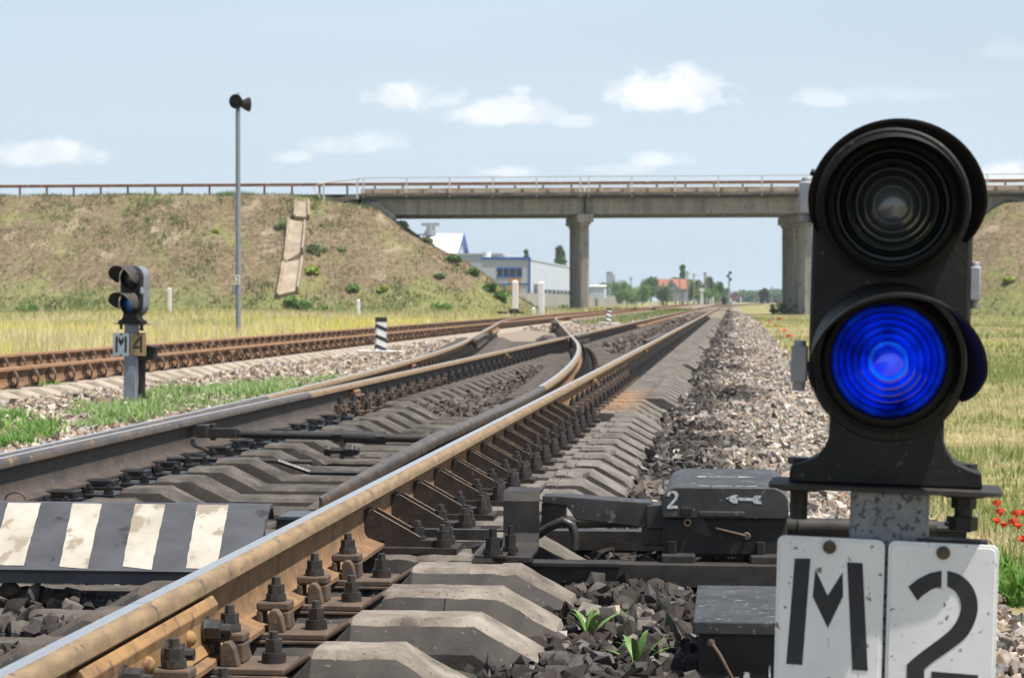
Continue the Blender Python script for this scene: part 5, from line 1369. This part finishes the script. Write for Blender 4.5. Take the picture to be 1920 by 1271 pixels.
for s in range(3):
    x0, x1 = JX[s] + .12, JX[s + 1] - .12
    for k in range(5):
        y0 = BY + .15 + k * 2.2
        b = MB(); skew_box(b, x0, x1, y0 + .08, y0 + .42, Z_GIRD + .25, Z_SLAB - .01); skew_box(b, x0, x1, y0, y0 + .5, Z_GIRD, Z_GIRD + .25)
        W(b.build('girder', M['girder'], None), bridge)
    b = MB(); skew_box(b, x0 - .1, x1 + .1, BY - .55, BY + 10.0, Z_SLAB, Z_SLAB + .22); W(b.build('deck_slab', M['deck_dark'], None), bridge)
    b = MB(); skew_box(b, x0 - .08, x1 + .08, BY - .75, BY + .25, Z_SLAB + .22, Z_DECK); W(b.build('edge_beam', M['concrete_edge'], None), bridge)
    b = MB(); skew_box(b, x0 - .06, x1 + .06, BY + .15, BY + .45, Z_DECK - .02, zB(351.5)); W(b.build('kerb', M['kerb_rust'], None), bridge)
    b = MB(); skew_box(b, x0 - .1, x1 + .1, BY + 9.2, BY + 9.5, Z_DECK - .02, zB(348)); W(b.build('kerb', M['kerb_rust'], None), bridge)
    for j in range(9):
        xx = x0 + .9 + j * (x1 - x0 - 1.8) / 8
        b = MB(); b.b2((xx - .10, BY + .06, Z_DECK), (xx + .10, BY + .145, zB(354))); W(b.build('kerb_post', M['concrete_edge'], None), bridge)
    n = 5
    for j in range(n + 1):
        xx = x0 + .22 + j * (x1 - x0 - .44) / n
        b = MB(); b.b2((xx - .05, BY - .61, Z_SLAB + .1), (xx + .05, BY - .51, Z_RAIL)); W(b.build('railing_post', M['rail_white'], None), bridge)
    b = MB(); b.b2((x0 - .1, BY - .60, Z_RAIL), (x1 + .1, BY - .52, Z_RAIL + .065)); b.b2((x0 + .2, BY - .58, Z_RAIL - .62), (x1 - .2, BY - .55, Z_RAIL - .58)); W(b.build('handrail', M['rail_white'], None), bridge)
    b = MB(); b.b2((x0 - .1, BY + 9.7, Z_RAIL - .1), (x1 + .1, BY + 9.76, Z_RAIL)); W(b.build('handrail', M['rail_white'], None), bridge)
for jx in JX[1:3]:
    b = MB(); skew_box(b, jx - .66, jx + .66, BY - .35, BY + 9.8, zB(417), zB(401) - .01); skew_box(b, jx - .42, jx + .42, BY - .2, BY + 9.7, zB(423), zB(417)); W(b.build('pier_cap', M['concrete_light'], None, bevel=.08), bridge)
    for k in range(5):
        y0 = BY + .05 + k * 2.25
        b = MB(); vs_ = []
        w = .33
        b.box((sk(jx, y0 + .4), y0 + .4, (zB(423) - 1.2) / 2), (2 * w, .8, zB(423) + 1.2)); W(b.build('pier_column', M['concrete_light'], None, bevel=.07), bridge)
    b = MB(); b.b2((jx - .06, BY - .58, Z_GIRD + .1), (jx + .06, BY - .3, Z_DECK)); W(b.build('drain', M['black_paint'], None), bridge)
for side, jx in ((-1, JX[0]), (1, JX[3])):
    b = MB(); d_ = -side
    skew_box(b, min(jx + d_ * .2, jx + d_ * 2.5), max(jx + d_ * .2, jx + d_ * 2.5), BY + .6, BY + 9.4, zB(421), zB(401) - .02); W(b.build('abutment', M['concrete_light'], None, bevel=.05), bridge)
    pts = [(jx + d_ * .05, zB(378)), (jx + d_ * 1.5, zB(378)), (jx + d_ * 2.9, zB(404)), (jx + d_ * 2.9, zB(416)), (jx + d_ * .6, zB(392))]
    b = MB(); b.prism(pts, -(BY + .12), -(BY - .30), at_y(0)); W(b.build('wing_wall', M['concrete_light'], None, bevel=.04), bridge)
    b = MB(); pts = [(jx, Z_DECK), (jx, zB(371)), (jx - d_ * 3.3, zB(386)), (jx - d_ * 3.6, zB(380)), (jx - d_ * 3.4, zB(376))]
    b.prism(pts, -(BY + 9.5), -(BY - .6), at_y(0)); W(b.build('approach_slab', M['concrete_edge'], None), bridge)
    b = MB(); b.tube([(jx + d_ * .1, BY - .56, Z_RAIL), (jx - d_ * 1.6, BY - .56, zB(337)), (jx - d_ * 3.3, BY - .56, zB(343)), (jx - d_ * 3.75, BY - .56, zB(350)), (jx - d_ * 3.2, BY - .56, zB(368))], .055, 6); W(b.build('handrail', M['rail_white'], None), bridge)
    for f in (.15, 2.9):
        b = MB(); xx = jx - d_ * f; b.b2((xx - .07, BY - .62, zB(372) if f < 1 else zB(377)), (xx + .07, BY - .50, zB(334) if f < 1 else zB(341.5))); W(b.build('railing_post', M['rail_white'], None), bridge)
# guard rail along the road
gr = empty('guard_rail', (-50, BY + 1.2, 9.2), 'long rusty brown guard rail along the road on the embankment and the bridge', 'guard rail')
b = MB(); y_ = BY + .95
zt0, zt1 = px(300, 345, Y=y_).z, px(300, 351, Y=y_).z
P2 = [(y_, zt1), (y_ - .06, zt1 + .05), (y_, zt1 + .13), (y_ - .06, zt0 - .05), (y_, zt0), (y_ + .03, zt0), (y_ + .03, zt1)]
b.prism(P2, -80, 62, YZ); W(b.build('beam', M['guard_rust'], None), gr)
x = -79.0
while x < 60:
    b = MB(); b.b2((x - .075, y_ + .031, 8.5), (x + .075, y_ + .16, zt0 - .02)); W(b.build('post', M['guard_rust'], None), gr); x += 2.28
# road surface on the embankments
def road_sheet(x0, x1):
    b = MB(); b.add([(x0, BY + 1.6, 9.24), (x1, BY + 1.6, 9.24), (x1, BY + 8.6, 9.24), (x0, BY + 8.6, 9.24)], [(0, 1, 2, 3)])
    tag(b.build('road', rough_mat('asphalt', (.05, .05, .05), (.07, .07, .068), 3, .9)), kind='structure')
road_sheet(-130, 130)

# ------------------------------------------------------------------ foliage
def crown(name, centres, n, leaf, pal, parent, squash=.8, mat=None):
    """leaf-sized faces scattered through a handful of uneven clumps"""
    cs = np.array([c[:3] for c in centres], float); rs = np.array([c[3] for c in centres], float)
    w = rs ** 2; w /= w.sum(); idx = RNG.choice(len(cs), n, p=w)
    d = RNG.normal(size=(n, 3)); d /= np.linalg.norm(d, axis=1)[:, None]
    r = RNG.random(n) ** .42
    r = r * (.72 + .5 * vnoise(d[:, 0] * 3 + idx * 7, d[:, 1] * 3 + d[:, 2] * 4, .6, 71))
    P = cs[idx] + d * (rs[idx] * r)[:, None] * np.array([1, 1, squash])
    a = RNG.normal(size=(n, 3)); a /= np.linalg.norm(a, axis=1)[:, None]
    b = np.cross(a, RNG.normal(size=(n, 3))); b /= np.linalg.norm(b, axis=1)[:, None]
    s = leaf * RNG.uniform(.6, 1.3, (n, 1))
    V = np.stack([P - a * s, P + b * s * .55, P + a * s, P - b * s * .55], 1)
    F = (np.arange(n) * 4)[:, None] + np.array([[0, 1, 2, 3]])
    tone = (.65 + .7 * RNG.random(len(cs)))[idx][:, None]
    C = pick(pal, n) * tone
    return np_mesh(name, V.reshape(-1, 3), F, mat or M['leaf'], np.repeat(C, 4, axis=0), None, parent)
M['bark'] = rough_mat('bark', (.11, .085, .06), (.18, .14, .10), 3, .9)
PAL_DARK = [(0.076, 0.145, 0.043), (0.111, 0.196, 0.051), (0.145, 0.238, 0.068), (0.085, 0.153, 0.06)]
PAL_MID = [(0.128, 0.224, 0.056), (0.176, 0.288, 0.08), (0.224, 0.336, 0.096), (0.112, 0.192, 0.056)]
PAL_GREY = [(0.163, 0.225, 0.125), (0.213, 0.275, 0.163), (0.125, 0.188, 0.1), (0.25, 0.312, 0.188)]
def tree(u0, u1, vt, vb, d, lab, pal, n=2600, kind='tree', leaf=None):
    c = px((u0 + u1) / 2, vb, d=d); m = d / F_PX; w = (u1 - u0) * m; h = (vb - vt) * m
    base = Vector((c.x, c.y, min(c.z, -.2))); h = c.z + h - base.z
    o = empty(kind, base, lab, 'tree')
    rr = random.Random(int(u0 * 7 + vt)); cl = []
    if kind == 'poplar_tree':
        for k in range(9): f = k / 8; cl.append((rr.uniform(-.1, .1) * w, rr.uniform(-.1, .1) * w, h * (.14 + .80 * f), w * .5 * (1 - .55 * abs(f - .35) ** 1.1) * rr.uniform(.85, 1.1)))
    else:
        cl.append((0, 0, h * .55, min(w, h) * .42))
        for k in range(13):
            a = rr.uniform(0, 6.28); q = rr.uniform(.2, .40) * w; zz = rr.uniform(.25, .86); r = rr.uniform(.15, .27) * min(w, h * 1.2)
            cl.append((math.cos(a) * q * (1.15 - .45 * zz), math.sin(a) * min(q, h * .4), h * zz - r * .25, r))
    q = MB(); q.tube([(0, 0, -.3), (.02 * w, 0, h * .3), (-.01 * w, .01 * w, h * .75)], [h * .035, h * .026, h * .008], 7)
    for k in range(4):
        a = rr.uniform(0, 6.28); q.tube([(.01 * w, 0, h * (.25 + .1 * k)), (math.cos(a) * w * .15, math.sin(a) * w * .15, h * (.42 + .1 * k)), (math.cos(a) * w * .28, math.sin(a) * w * .28, h * (.52 + .1 * k))], [h * .016, h * .011, h * .004], 5)
    q.build('trunk', M['bark'], o)
    crown('crown', cl, n, leaf or max(h * .035, .16), pal, o, 1.0)
    return o
tree(1100, 1146, 528, 556, 640, 'low dark green tree right of the left bridge pillar, beneath the grey tower', PAL_DARK)
tree(1138, 1190, 523, 557, 560, 'broad round green tree right of the grey tower', PAL_MID, 3600)
tree(1180, 1228, 532, 561, 520, 'lower round green tree left of the red-roofed house', PAL_MID, 3000)
tree(1198, 1242, 516, 556, 600, 'tall dark green tree just left of the red roof', PAL_DARK, 3600)
tree(1228, 1272, 533, 561, 430, 'grey-green willow in front of the red-roofed house', PAL_GREY, 3000)
tree(1255, 1278, 513, 545, 640, 'green tree rising behind the red roof beside the poplar', PAL_MID)
tree(1273, 1287, 497, 545, 620, 'slim dark poplar standing up behind the red roof', PAL_DARK, 1800, 'poplar_tree')
tree(1284, 1318, 515, 562, 560, 'tall green tree right of the red-roofed house, among the poles', PAL_MID, 3600)
tree(1312, 1345, 515, 562, 600, 'large dark green tree behind the row of poles', PAL_DARK, 3600)
tree(1336, 1360, 522, 563, 580, 'green tree near the right end of the tree row', PAL_MID)
tree(1349, 1372, 534, 564, 560, 'small dark green tree at the right end of the row, beside the tall mast', PAL_DARK)
tree(1351, 1370, 552, 567, 420, 'pale silvery bush beside the tracks at the end of the tree row', [(.24, .28, .18), (.3, .33, .22), (.2, .24, .14)], 1500, 'bush')
tree(981, 994, 466, 500, 420, 'small poplar top behind the office building roof', PAL_DARK, 1600, 'poplar_tree')
tree(1035, 1063, 462, 535, 470, 'ragged leaning poplar behind the long blue-grey hall, left of the bridge pillar', PAL_DARK, 2400, 'poplar_tree')
tree(1146, 1205, 541, 563, 470, 'long low green thicket behind the fence, left of the house', PAL_MID, 3000, 'bush')
tree(1296, 1356, 538, 565, 500, 'long low green thicket at the feet of the pole row', PAL_MID, 3000, 'bush')
# far-off woods on the horizon
def far_wood(x0, x1, y, h, seed):
    n = 5200; x = RNG.uniform(x0, x1, n); yy = y + RNG.uniform(-40, 40, n)
    top = h * (.55 + .6 * vnoise(x, yy * 0, 30, seed) + .25 * vnoise(x, yy * 0, 8, seed + 1)); z = RNG.random(n) ** .8 * top
    P = np.stack([x, yy, z], -1); a = RNG.normal(size=(n, 3)); a /= np.linalg.norm(a, axis=1)[:, None]
    b = np.cross(a, RNG.normal(size=(n, 3))); b /= np.linalg.norm(b, axis=1)[:, None]; s = RNG.uniform(1.6, 3.6, (n, 1))
    V = np.stack([P - a * s, P + b * s * .6, P + a * s, P - b * s * .6], 1); F = (np.arange(n) * 4)[:, None] + np.array([[0, 1, 2, 3]])
    o = np_mesh('distant_wood', V.reshape(-1, 3), F, M['leaf'], np.repeat(pick(PAL_DARK, n), 4, axis=0), 'stuff'); return o
tag(far_wood(4, 60, 1250, 4.5, 81), 'hazy far-off wood behind the dark tank wagons', 'wood')
tag(far_wood(-900, -60, 1500, 8, 83), 'far-off wood on the left horizon behind the buildings', 'wood')
tag(far_wood(62, 700, 1250, 9, 85), 'far-off wood on the right horizon', 'wood')

def emb_hit(u, v, side=-1):
    r = ray(u, v); t = 150.0
    while t < 200:
        p = CAM_POS + r * t
        if p.z < float(emb_z(p.x, p.y, side)): return p
        t += .1
    return CAM_POS + r * 168
def shrub(u, v, r, lab, pal, grp=None, side=-1, squash=.7, pos=None):
    p = pos or emb_hit(u, v, side); o = empty('shrub', p, lab, 'shrub', grp)
    q = MB()
    for k in range(4): a = k * 1.6; q.tube([(0, 0, -.2), (math.cos(a) * r * .3, math.sin(a) * r * .3, r * .5)], [.03, .012], 5)
    q.build('stem', M['bark'], o)
    cl = [(0, 0, r * .45, r * .75)] + [(math.cos(k * 1.3 + u) * r * random.uniform(.5, .95), math.sin(k * 1.3 + u) * r * .6, r * (.2 + .16 * (k % 3)), r * random.uniform(.25, .5)) for k in range(7)]
    crown('crown', cl, 420, .13, pal, o, squash)
SAGE = [(0.195, 0.255, 0.12), (0.255, 0.315, 0.15), (0.3, 0.36, 0.195), (0.165, 0.225, 0.09)]
LIME = [(0.308, 0.392, 0.07), (0.392, 0.448, 0.098), (0.252, 0.336, 0.056)]
shrub(592, 474, .85, 'round grey-green shrub just right of the concrete chute, halfway up the embankment', SAGE)
shrub(584, 512, .62, 'yellow-green shrub by the lower right side of the concrete chute', LIME)
shrub(641, 470, .32, 'small round grey shrub higher on the bare slope right of the chute', SAGE)
shrub(527, 428, .65, 'grey-green shrub left of the top of the concrete chute', SAGE)
shrub(715, 547, .45, 'bright yellow-green shrub low on the bare embankment', LIME)
shrub(664, 545, .5, 'dark green shrub low on the embankment, above the short white post', PAL_MID)
shrub(822, 520, .42, 'small grey shrub on the right part of the bare slope', SAGE)
shrub(55, 590, .9, 'dark green shrub at the foot of the embankment near the left edge', PAL_MID)
shrub(404, 437, .3, 'tiny green shrub on the slope left of the loudspeaker mast', LIME)
for (u, v, r) in ((830, 585, .75), (640, 592, .6), (565, 580, .8), (545, 572, .7), (605, 588, .6), (755, 425, .5), (800, 455, .5), (850, 490, .6), (885, 515, .6), (920, 545, .7), (940, 560, .7)):
    shrub(u, v, r, 'green weed clump along the lower or right-hand edge of the left embankment', PAL_MID if r > .55 else SAGE, 'weed clumps on the left embankment')
shrub(1893, 529, .45, 'yellow-green shrub on the right embankment', LIME, None, 1)
shrub(1465, 578, 1.0, 'dark bush at the foot of the right bridge pillar', PAL_DARK, pos=Vector((JX[2] - 2.3, BY + 3, -.5)), squash=1.1)
shrub(1068, 578, .8, 'dark weeds at the foot of the left bridge pillar', PAL_DARK, pos=Vector((JX[1] - 1.6, BY - 1, -.5)), squash=.8)

# concrete drainage chute down the embankment
ch = empty('drainage_chute', emb_hit(545, 500), 'broken concrete drainage chute running down the left embankment', 'chute')
def chute(quad, name, wall=.34):
    tl, tr, br_, bl = [emb_hit(*p) + Vector((0, -.12, .10)) for p in quad]
    nrm = (tr - tl).cross(bl - tl).normalized()
    if nrm.y > 0: nrm = -nrm
    q = MB(); th = .22
    def slab(a, b_, c_, d_, lo, hi):
        ps = [a, b_, c_, d_]; q.add([p + nrm * lo for p in ps] + [p + nrm * hi for p in ps], [(0, 1, 2, 3), (7, 6, 5, 4), (0, 4, 5, 1), (1, 5, 6, 2), (2, 6, 7, 3), (3, 7, 4, 0)])
    slab(tl, tr, br_, bl, -.5, th)
    e = (tr - tl).normalized() * .16
    slab(tr, tr + e, br_ + e, br_, -.5, th + wall); slab(tl - e, tl, bl, bl - e, -.5, th + wall * .55)
    return W(q.build(name, M['chute_concrete'], None, bevel=.03), ch)
M['chute_concrete'] = rough_mat('chute_concrete', (.38, .31, .235), (.25, .195, .14), 1.1, .9, 0.0, .4, .02, spots=(.20, .14, .09), spot_scale=2.0, spot_at=.62)
chute([(544, 418), (572, 425), (567, 478), (536, 497)], 'section'); chute([(534, 499), (566, 493), (557, 552), (523, 560)], 'section'); chute([(557, 384), (577, 384), (577, 414), (554, 412)], 'section', .25)

# ------------------------------------------------------------------ industrial buildings beyond the bridge
M['clad'] = rough_mat('pale_grey_cladding', (.44, .46, .50), (.40, .42, .46), .3, .7, 0, 0)
M['clad_side'] = rough_mat('blue_grey_cladding', (.50, .54, .60), (.45, .49, .55), .3, .7, 0, 0)
M['roof_white'] = rough_mat('white_sheet_roof', (.68, .70, .72), (.62, .64, .67), .3, .6, 0, 0)
M['trim_blue'] = NT('blue_trim').base((.035, .11, .36)).set(.6)
M['door_orange'] = NT('orange_door').base((.55, .25, .07)).set(.7)
M['brick_red'] = rough_mat('red_roof_tiles', (.27, .105, .065), (.34, .15, .10), 1, .9, 0, 0)
hall = empty('warehouse', (-58, 333, -.5), 'white gabled warehouse partly hidden by the embankment', 'building')
q = MB(); q.b2((-78, 327.2, -1), (-42.6, 341.8, 7.3)); q.prism([(327.2, 7.3), (341.8, 7.3), (334.5, 10.8)], -78, -42.6, YZ); W(q.build('wall', M['clad'], None), hall)
q = MB(); q.prism([(326.6, 7.25), (334.5, 11.15), (342.4, 7.25), (342.4, 7.0), (334.5, 10.85), (326.6, 7.0)], -78.5, -42.3, YZ); W(q.build('roof', M['roof_white'], None), hall)
q = MB(); q.prism([(334.5, 11.2), (342.5, 7.25), (342.5, 6.5), (334.5, 10.4)], -42.29, -42.1, YZ); q.prism([(334.5, 11.2), (326.5, 7.25), (326.5, 7.0), (334.5, 10.9)], -42.29, -42.1, YZ); W(q.build('trim', M['trim_blue'], None), hall)
q = MB(); c = px(806, 437, d=336); q.cyl((c.x, 334, 10.9), (c.x, 334, 12.6), .7, n=12); q.box((c.x, 334, 12.6), (2.8, 1.2, .5)); q.cyl((c.x - 1.0, 334, 10.9), (c.x - .2, 334, 12.0), .3, n=8); W(q.build('roof_vent', M['grey_metal'], None), hall)
off = empty('office_building', (-31.5, 300, -.5), 'flat-roofed grey office building with blue edges and a strip of four windows', 'building')
XO, YO = -28.4, 299.0; XW = px(904, 500, Y=YO).x; ZT = px(950, 487, Y=YO).z
q = MB(); q.b2((XW, YO, -1), (XO, YO + 82, ZT)); W(q.build('wall', M['clad_side'], None), off)
q = MB(); q.b2((XW - 9.5, YO + 28, -1), (XW - .01, YO + 60, ZT + 1.3)); q.b2((XW - 9.6, YO + 27.8, ZT + 1.3), (XW, YO + 60, ZT + 1.55)); W(q.build('annex', M['clad'], None), off)
q = MB(); q.b2((XW - .1, YO - .2, ZT), (XO + .15, YO + .2, ZT + .35)); q.b2((XO - .12, YO - .12, -.5), (XO + .12, YO + .12, ZT)); q.b2((XW, YO - .1, 2.85), (XO - .13, YO + .05, 3.05)); W(q.build('trim', M['trim_blue'], None), off)
q = MB(); q.b2((XW, YO - .02, -.9), (XO - .14, YO + .02, ZT - .01)); W(q.build('front', M['clad'], None), off)
q = MB(); q.b2((XO - .05, YO + .2, ZT), (XO + .1, YO + 82, ZT + .2)); W(q.build('parapet', M['clad_side'], None), off)
wx0, wx1 = px(931, 510, Y=YO).x, px(979, 510, Y=YO).x; wz0, wz1 = px(950, 518, Y=YO).z, px(950, 504.5, Y=YO).z
for k in range(4):
    a = wx0 + (wx1 - wx0) * k / 4; b_ = wx0 + (wx1 - wx0) * (k + 1) / 4
    q = MB(); q.b2((a + .1, YO - .06, wz0), (b_ - .1, YO - .03, wz1)); f = W(q.build('window', M['glass_dark'], None), off)
    q = MB(); q.b2((b_ - .11, YO - .09, wz0), (b_ + .01, YO - .03, wz1)); q.b2((a, YO - .10, wz0 - .2), (b_, YO - .03, wz0)); q.b2((a, YO - .10, wz1), (b_, YO - .03, wz1 + .2)); W(q.build('window_frame', M['trim_blue'] if k != 1 else M['trim_blue'], None), off)
dx0, dx1 = px(955, 530, Y=YO).x, px(976, 530, Y=YO).x
q = MB(); q.b2((dx0, YO - .08, -.4), (dx1, YO - .03, px(950, 521, Y=YO).z)); W(q.build('door', M['door_orange'], None), off)
for k in range(9):
    y0 = YO + 6 + k * 8
    q = MB(); q.b2((XO + .01, y0, .9), (XO + .05, y0 + 6.2, 2.3 if k != 0 else 3.0)); W(q.build('window', M['glass_dark'], None), off)
for (u, col, r, hh) in ((913, 'roof_white', .58, 1.1), (943, 'grey_metal', .5, .6)):
    c = px(u, 480, Y=YO + 5); q = MB(); q.cyl((c.x, YO + 5, ZT), (c.x, YO + 5, ZT + .1 + hh), r, n=14); W(q.build('roof_tank', M[col], None, smooth=40), off)
fence = empty('concrete_fence', (-27.3, 300, -.5), 'pale concrete panel fence in front of the buildings, left of the tracks', 'fence')
k = 0; yy = 262.0
while yy < 620:
    q = MB(); q.b2((-27.5 + .02 * math.sin(k * 5), yy + .05, -.7), (-27.34 + .02 * math.sin(k * 5), yy + 5.15, 1.62 + .05 * math.sin(k * 3))); W(q.build('panel', M['concrete_light'], None), fence)
    yy += 5.3; k += 1
xw = -27.5
for j in range(9):
    q = MB(); q.b2((xw - 3.0, 261.6 + .0, -.7), (xw - .1, 261.8, 1.6 + .04 * math.sin(j * 2))); W(q.build('panel', M['concrete_light'], None), fence); xw -= 3.1
shed = empty('shed', px(1121, 552, d=430), 'low white shed behind the concrete fence, right of the left bridge pillar', 'building'); s0 = shed.location
q = MB(); q.box((0, 0, .4), (3.0, 6, 2.4)); q.build('wall', M['clad_side'], shed)
q = MB(); q.box((0, 0, 1.75), (3.4, 6.4, .3), None, 0, (.9, .9)); q.build('roof', M['roof_white'], shed)
M['tower'] = rough_mat('grey_tower_concrete', (.32, .33, .35), (.25, .26, .28), .2, .9, 0, 0)
tw = empty('grain_tower', px(1145, 562, d=1200), 'grey concrete grain tower far behind the trees', 'tower'); zt_ = (562 - 511) * .3
q = MB(); q.box((-.6, 0, zt_ / 2), (3.4, 5, zt_)); q.build('shaft', M['tower'], tw)
q = MB(); q.box((1.75, 0, zt_ * .46), (1.3, 4, zt_ * .92)); q.build('annex', M['tower'], tw)
q = MB(); q.box((-.6, 0, zt_ + .2), (3.7, 5.3, .4)); q.build('roof', M['tower'], tw)
hs = empty('house', px(1262, 560, d=480), 'grey house with a red tiled roof among the trees', 'house'); m = 480 / F_PX
q = MB(); q.box((0, 0, 18 * m / 2 - .3), (50 * m, 6, 18 * m + .6)); q.prism([(-13 * m, 18 * m), (12 * m, 18 * m), (-4 * m, 36 * m)], 3.0, 3.6, at_y(0)); q.box((-.5 * m, -3.3, 9 * m - .3), (25 * m, .6, 18 * m + .6)); q.build('wall', M['tower'], hs)
q = MB(); q.prism([(-3.4, 18 * m), (3.4, 18 * m), (0, 37 * m)], -27 * m, 27 * m, YZ); rf = q.build('roof', M['brick_red'], hs)
q = MB(); q.prism([(-15 * m, 17 * m), (-4 * m, 38 * m), (14 * m, 17 * m), (14 * m, 18.5 * m), (-4 * m, 39.5 * m), (-15 * m, 18.5 * m)], 2.9, 3.9, at_y(0)); q.build('gable_trim', M['tower'], hs)
q = MB(); q.box((-3 * m, -3.65, 22 * m), (5 * m, .06, 6 * m)); q.build('window', M['glass_dark'], hs)

# ------------------------------------------------------------------ poles and masts along the line
M['wood_pole'] = rough_mat('grey_wooden_pole', (.30, .26, .21), (.22, .19, .155), 2, .9)
def pole(u, vt, d, lab, w=.28, arms=True, grp=None):
    c = px(u, 563, d=d); c.z = -.4; h = px(u, vt, d=d).z + .4; o = empty('utility_pole', c, lab, 'pole', grp)
    q = MB(); q.cyl((0, 0, -.3), (0, 0, h), w / 2, w * .36, 8); q.build('shaft', M['wood_pole'], o)
    if arms:
        q = MB(); q.box((0, 0, h - .35), (1.1, .12, .12)); q.box((0, 0, h - .8), (.9, .12, .12)); q.build('crossarm', M['wood_pole'], o)
pole(1183, 519, 520, 'thin wooden pole standing alone among the trees left of the house', .3)
pole(1275, 521, 430, 'short wooden pole in front of the red-roofed house', .3, False)
pole(1289, 508, 440, 'tall pole just right of the red-roofed house, leftmost of the close row', .34)
pole(1301, 512, 470, 'second wooden pole right of the red-roofed house', .3)
pole(1310, 523, 520, 'shorter pole left of the thick pale double pole', .3, False)
pole(1322, 510, 500, 'thick pale double pole, tallest in the middle of the row', .6)
pole(1328, 523, 560, 'pole just right of the thick pale double pole', .3, False)
pole(1334, 527, 600, 'second pole right of the thick pale double pole', .3, False)
pole(1341, 529, 650, 'last small pole of the row before the tall mast', .3, False)
def floodmast(u, vt, d, lab, heads=3):
    c = px(u, 563, d=d); c.z = -.4; h = px(u, vt, d=d).z + .4; o = empty('floodlight_mast', c, lab, 'mast')
    q = MB(); q.cyl((0, 0, -.3), (0, 0, h), .22, .14, 8); q.build('pole', M['grey_metal'], o)
    for k in range(heads): 
        q = MB(); q.box((.3 * (-1) ** k, 0, h - .3 - .75 * k), (.55, .5, .6)); q.build('lamp', M['black_paint'], o)
floodmast(1367, 509, 480, 'tall mast with dark lamps beside the tracks, right of the tree row', 3)
for (u, vt, d, lab) in ((1422, 543, 900, 'dark mast left of the thin yard masts beyond the wagons'), (1435, 540, 950, 'thin yard mast behind the dark tank wagons, middle one'), (1439, 544, 900, 'short dark yard mast behind the dark tank wagons'), (1446, 538, 1000, 'rightmost thin yard mast beside the bridge pillar')):
    floodmast(u, vt, d, lab, 1)
c = px(1316, 569, d=255); o = empty('signal_post', c, 'white post with a wide white head beside the tracks, under the bridge opening', 'signal')
q = MB(); q.box((0, 0, .75), (.28, .2, 1.6)); q.build('post', M['white_plain'], o); q = MB(); q.box((0, 0, 1.62), (.55, .3, .38)); q.build('head', M['white_plain'], o)
for (u, v, d, h, lab) in ((1221, 573, 200, .35, 'low white marker stone beside the far left track'), (1337, 567, 330, .85, 'small white post right of the white-headed post'), (1389, 566, 420, .9, 'white post right of the locomotive')):
    c = px(u, v, d=d); o = empty('marker_post', c, lab, 'post'); q = MB(); q.box((0, 0, h / 2 - .1), (.2 if d < 300 else .26, .2, h + .2)); q.build('shaft', M['white_plain'], o)

# locomotive and wagons
M['loco_red'] = NT('dull_red_paint').base((.22, .035, .045)).set(.6)
M['loco_green'] = NT('dark_green_paint').base((.05, .10, .06)).set(.6)
lc = px(1378, 566.5, d=900); lo = empty('locomotive', (lc.x, lc.y, 0), 'red locomotive far off on the near track, head-on', 'locomotive')
q = MB(); q.box((0, 8, 1.9), (3.0, 16, 2.6)); q.box((0, 8, 3.6), (2.9, 15.6, .9), None, 0, (.8, .97)); q.build('body', M['loco_red'], lo, bevel=.15)
q = MB(); q.box((0, 8, 4.3), (2.3, 15, .6), None, 0, (.6, .95)); q.build('roof', M['loco_green'], lo)
for s in (-1, 1):
    q = MB(); q.box((s * .62, -.05, 3.4), (1.0, .1, .75)); q.build('window', M['glass_dark'], lo)
    q = MB(); q.cyl((s * 1.0, -.02, 1.5), (s * 1.0, -.15, 1.5), .2, n=10); q.build('headlight', M['white_plain'], lo)
q = MB(); q.box((0, .2, .75), (2.9, .5, .6)); q.build('buffer_beam', M['black_paint'], lo)
def tank_wagon(x, y, rz, lab):
    o = empty('tank_wagon', (x, y, 0), lab, 'wagon', None, (0, 0, rz))
    q = MB(); q.cyl((0, -5, 2.1), (0, 5, 2.1), 1.35, n=16); q.cyl((0, -.5, 3.3), (0, .5, 3.3), .5, n=10); q.build('tank', M['black_paint'], o, smooth=40)
    q = MB(); q.box((0, 0, .75), (2.4, 11.2, .3)); q.build('frame', M['black_paint'], o)
    for yy in (-4.4, -2.8, 2.8, 4.4):
        for s in (-1, 1):
            q = MB(); q.cyl((s * .7, yy, .42), (s * .84, yy, .42), .42, n=14); q.build('wheel', M['oily'], o)
bx_ = lambda y: XR - .8 + .05 + (30 ** 2 / 1900 + (y - 245) / 32)
for k, (y, lab) in enumerate(((545, 'dark tank wagon on the distant branch, nearest and rightmost part of the rake'), (557.5, 'second dark tank wagon of the rake on the distant branch'), (570, 'third dark tank wagon of the rake on the distant branch'), (582.5, 'rearmost dark tank wagon of the rake on the distant branch'))):
    tank_wagon(bx_(y), y, -math.atan(1 / 32), lab)

# ------------------------------------------------------------------ summer haze
def haze():
    b = MB(); b.b2((-1500, -60, -3), (1500, 1700, 40))
    m = bpy.data.materials.new('haze'); m.use_nodes = True; nt = m.node_tree; nt.nodes.clear()
    out = nt.nodes.new('ShaderNodeOutputMaterial'); v = nt.nodes.new('ShaderNodeVolumePrincipled')
    v.inputs['Color'].default_value = (.80, .88, .96, 1); v.inputs['Density'].default_value = .00022; v.inputs['Anisotropy'].default_value = .2
    nt.links.new(v.outputs[0], out.inputs['Volume'])
    o = b.build('haze', m); tag(o, 'pale summer haze over the whole railway landscape', 'haze', None, 'stuff')
haze()
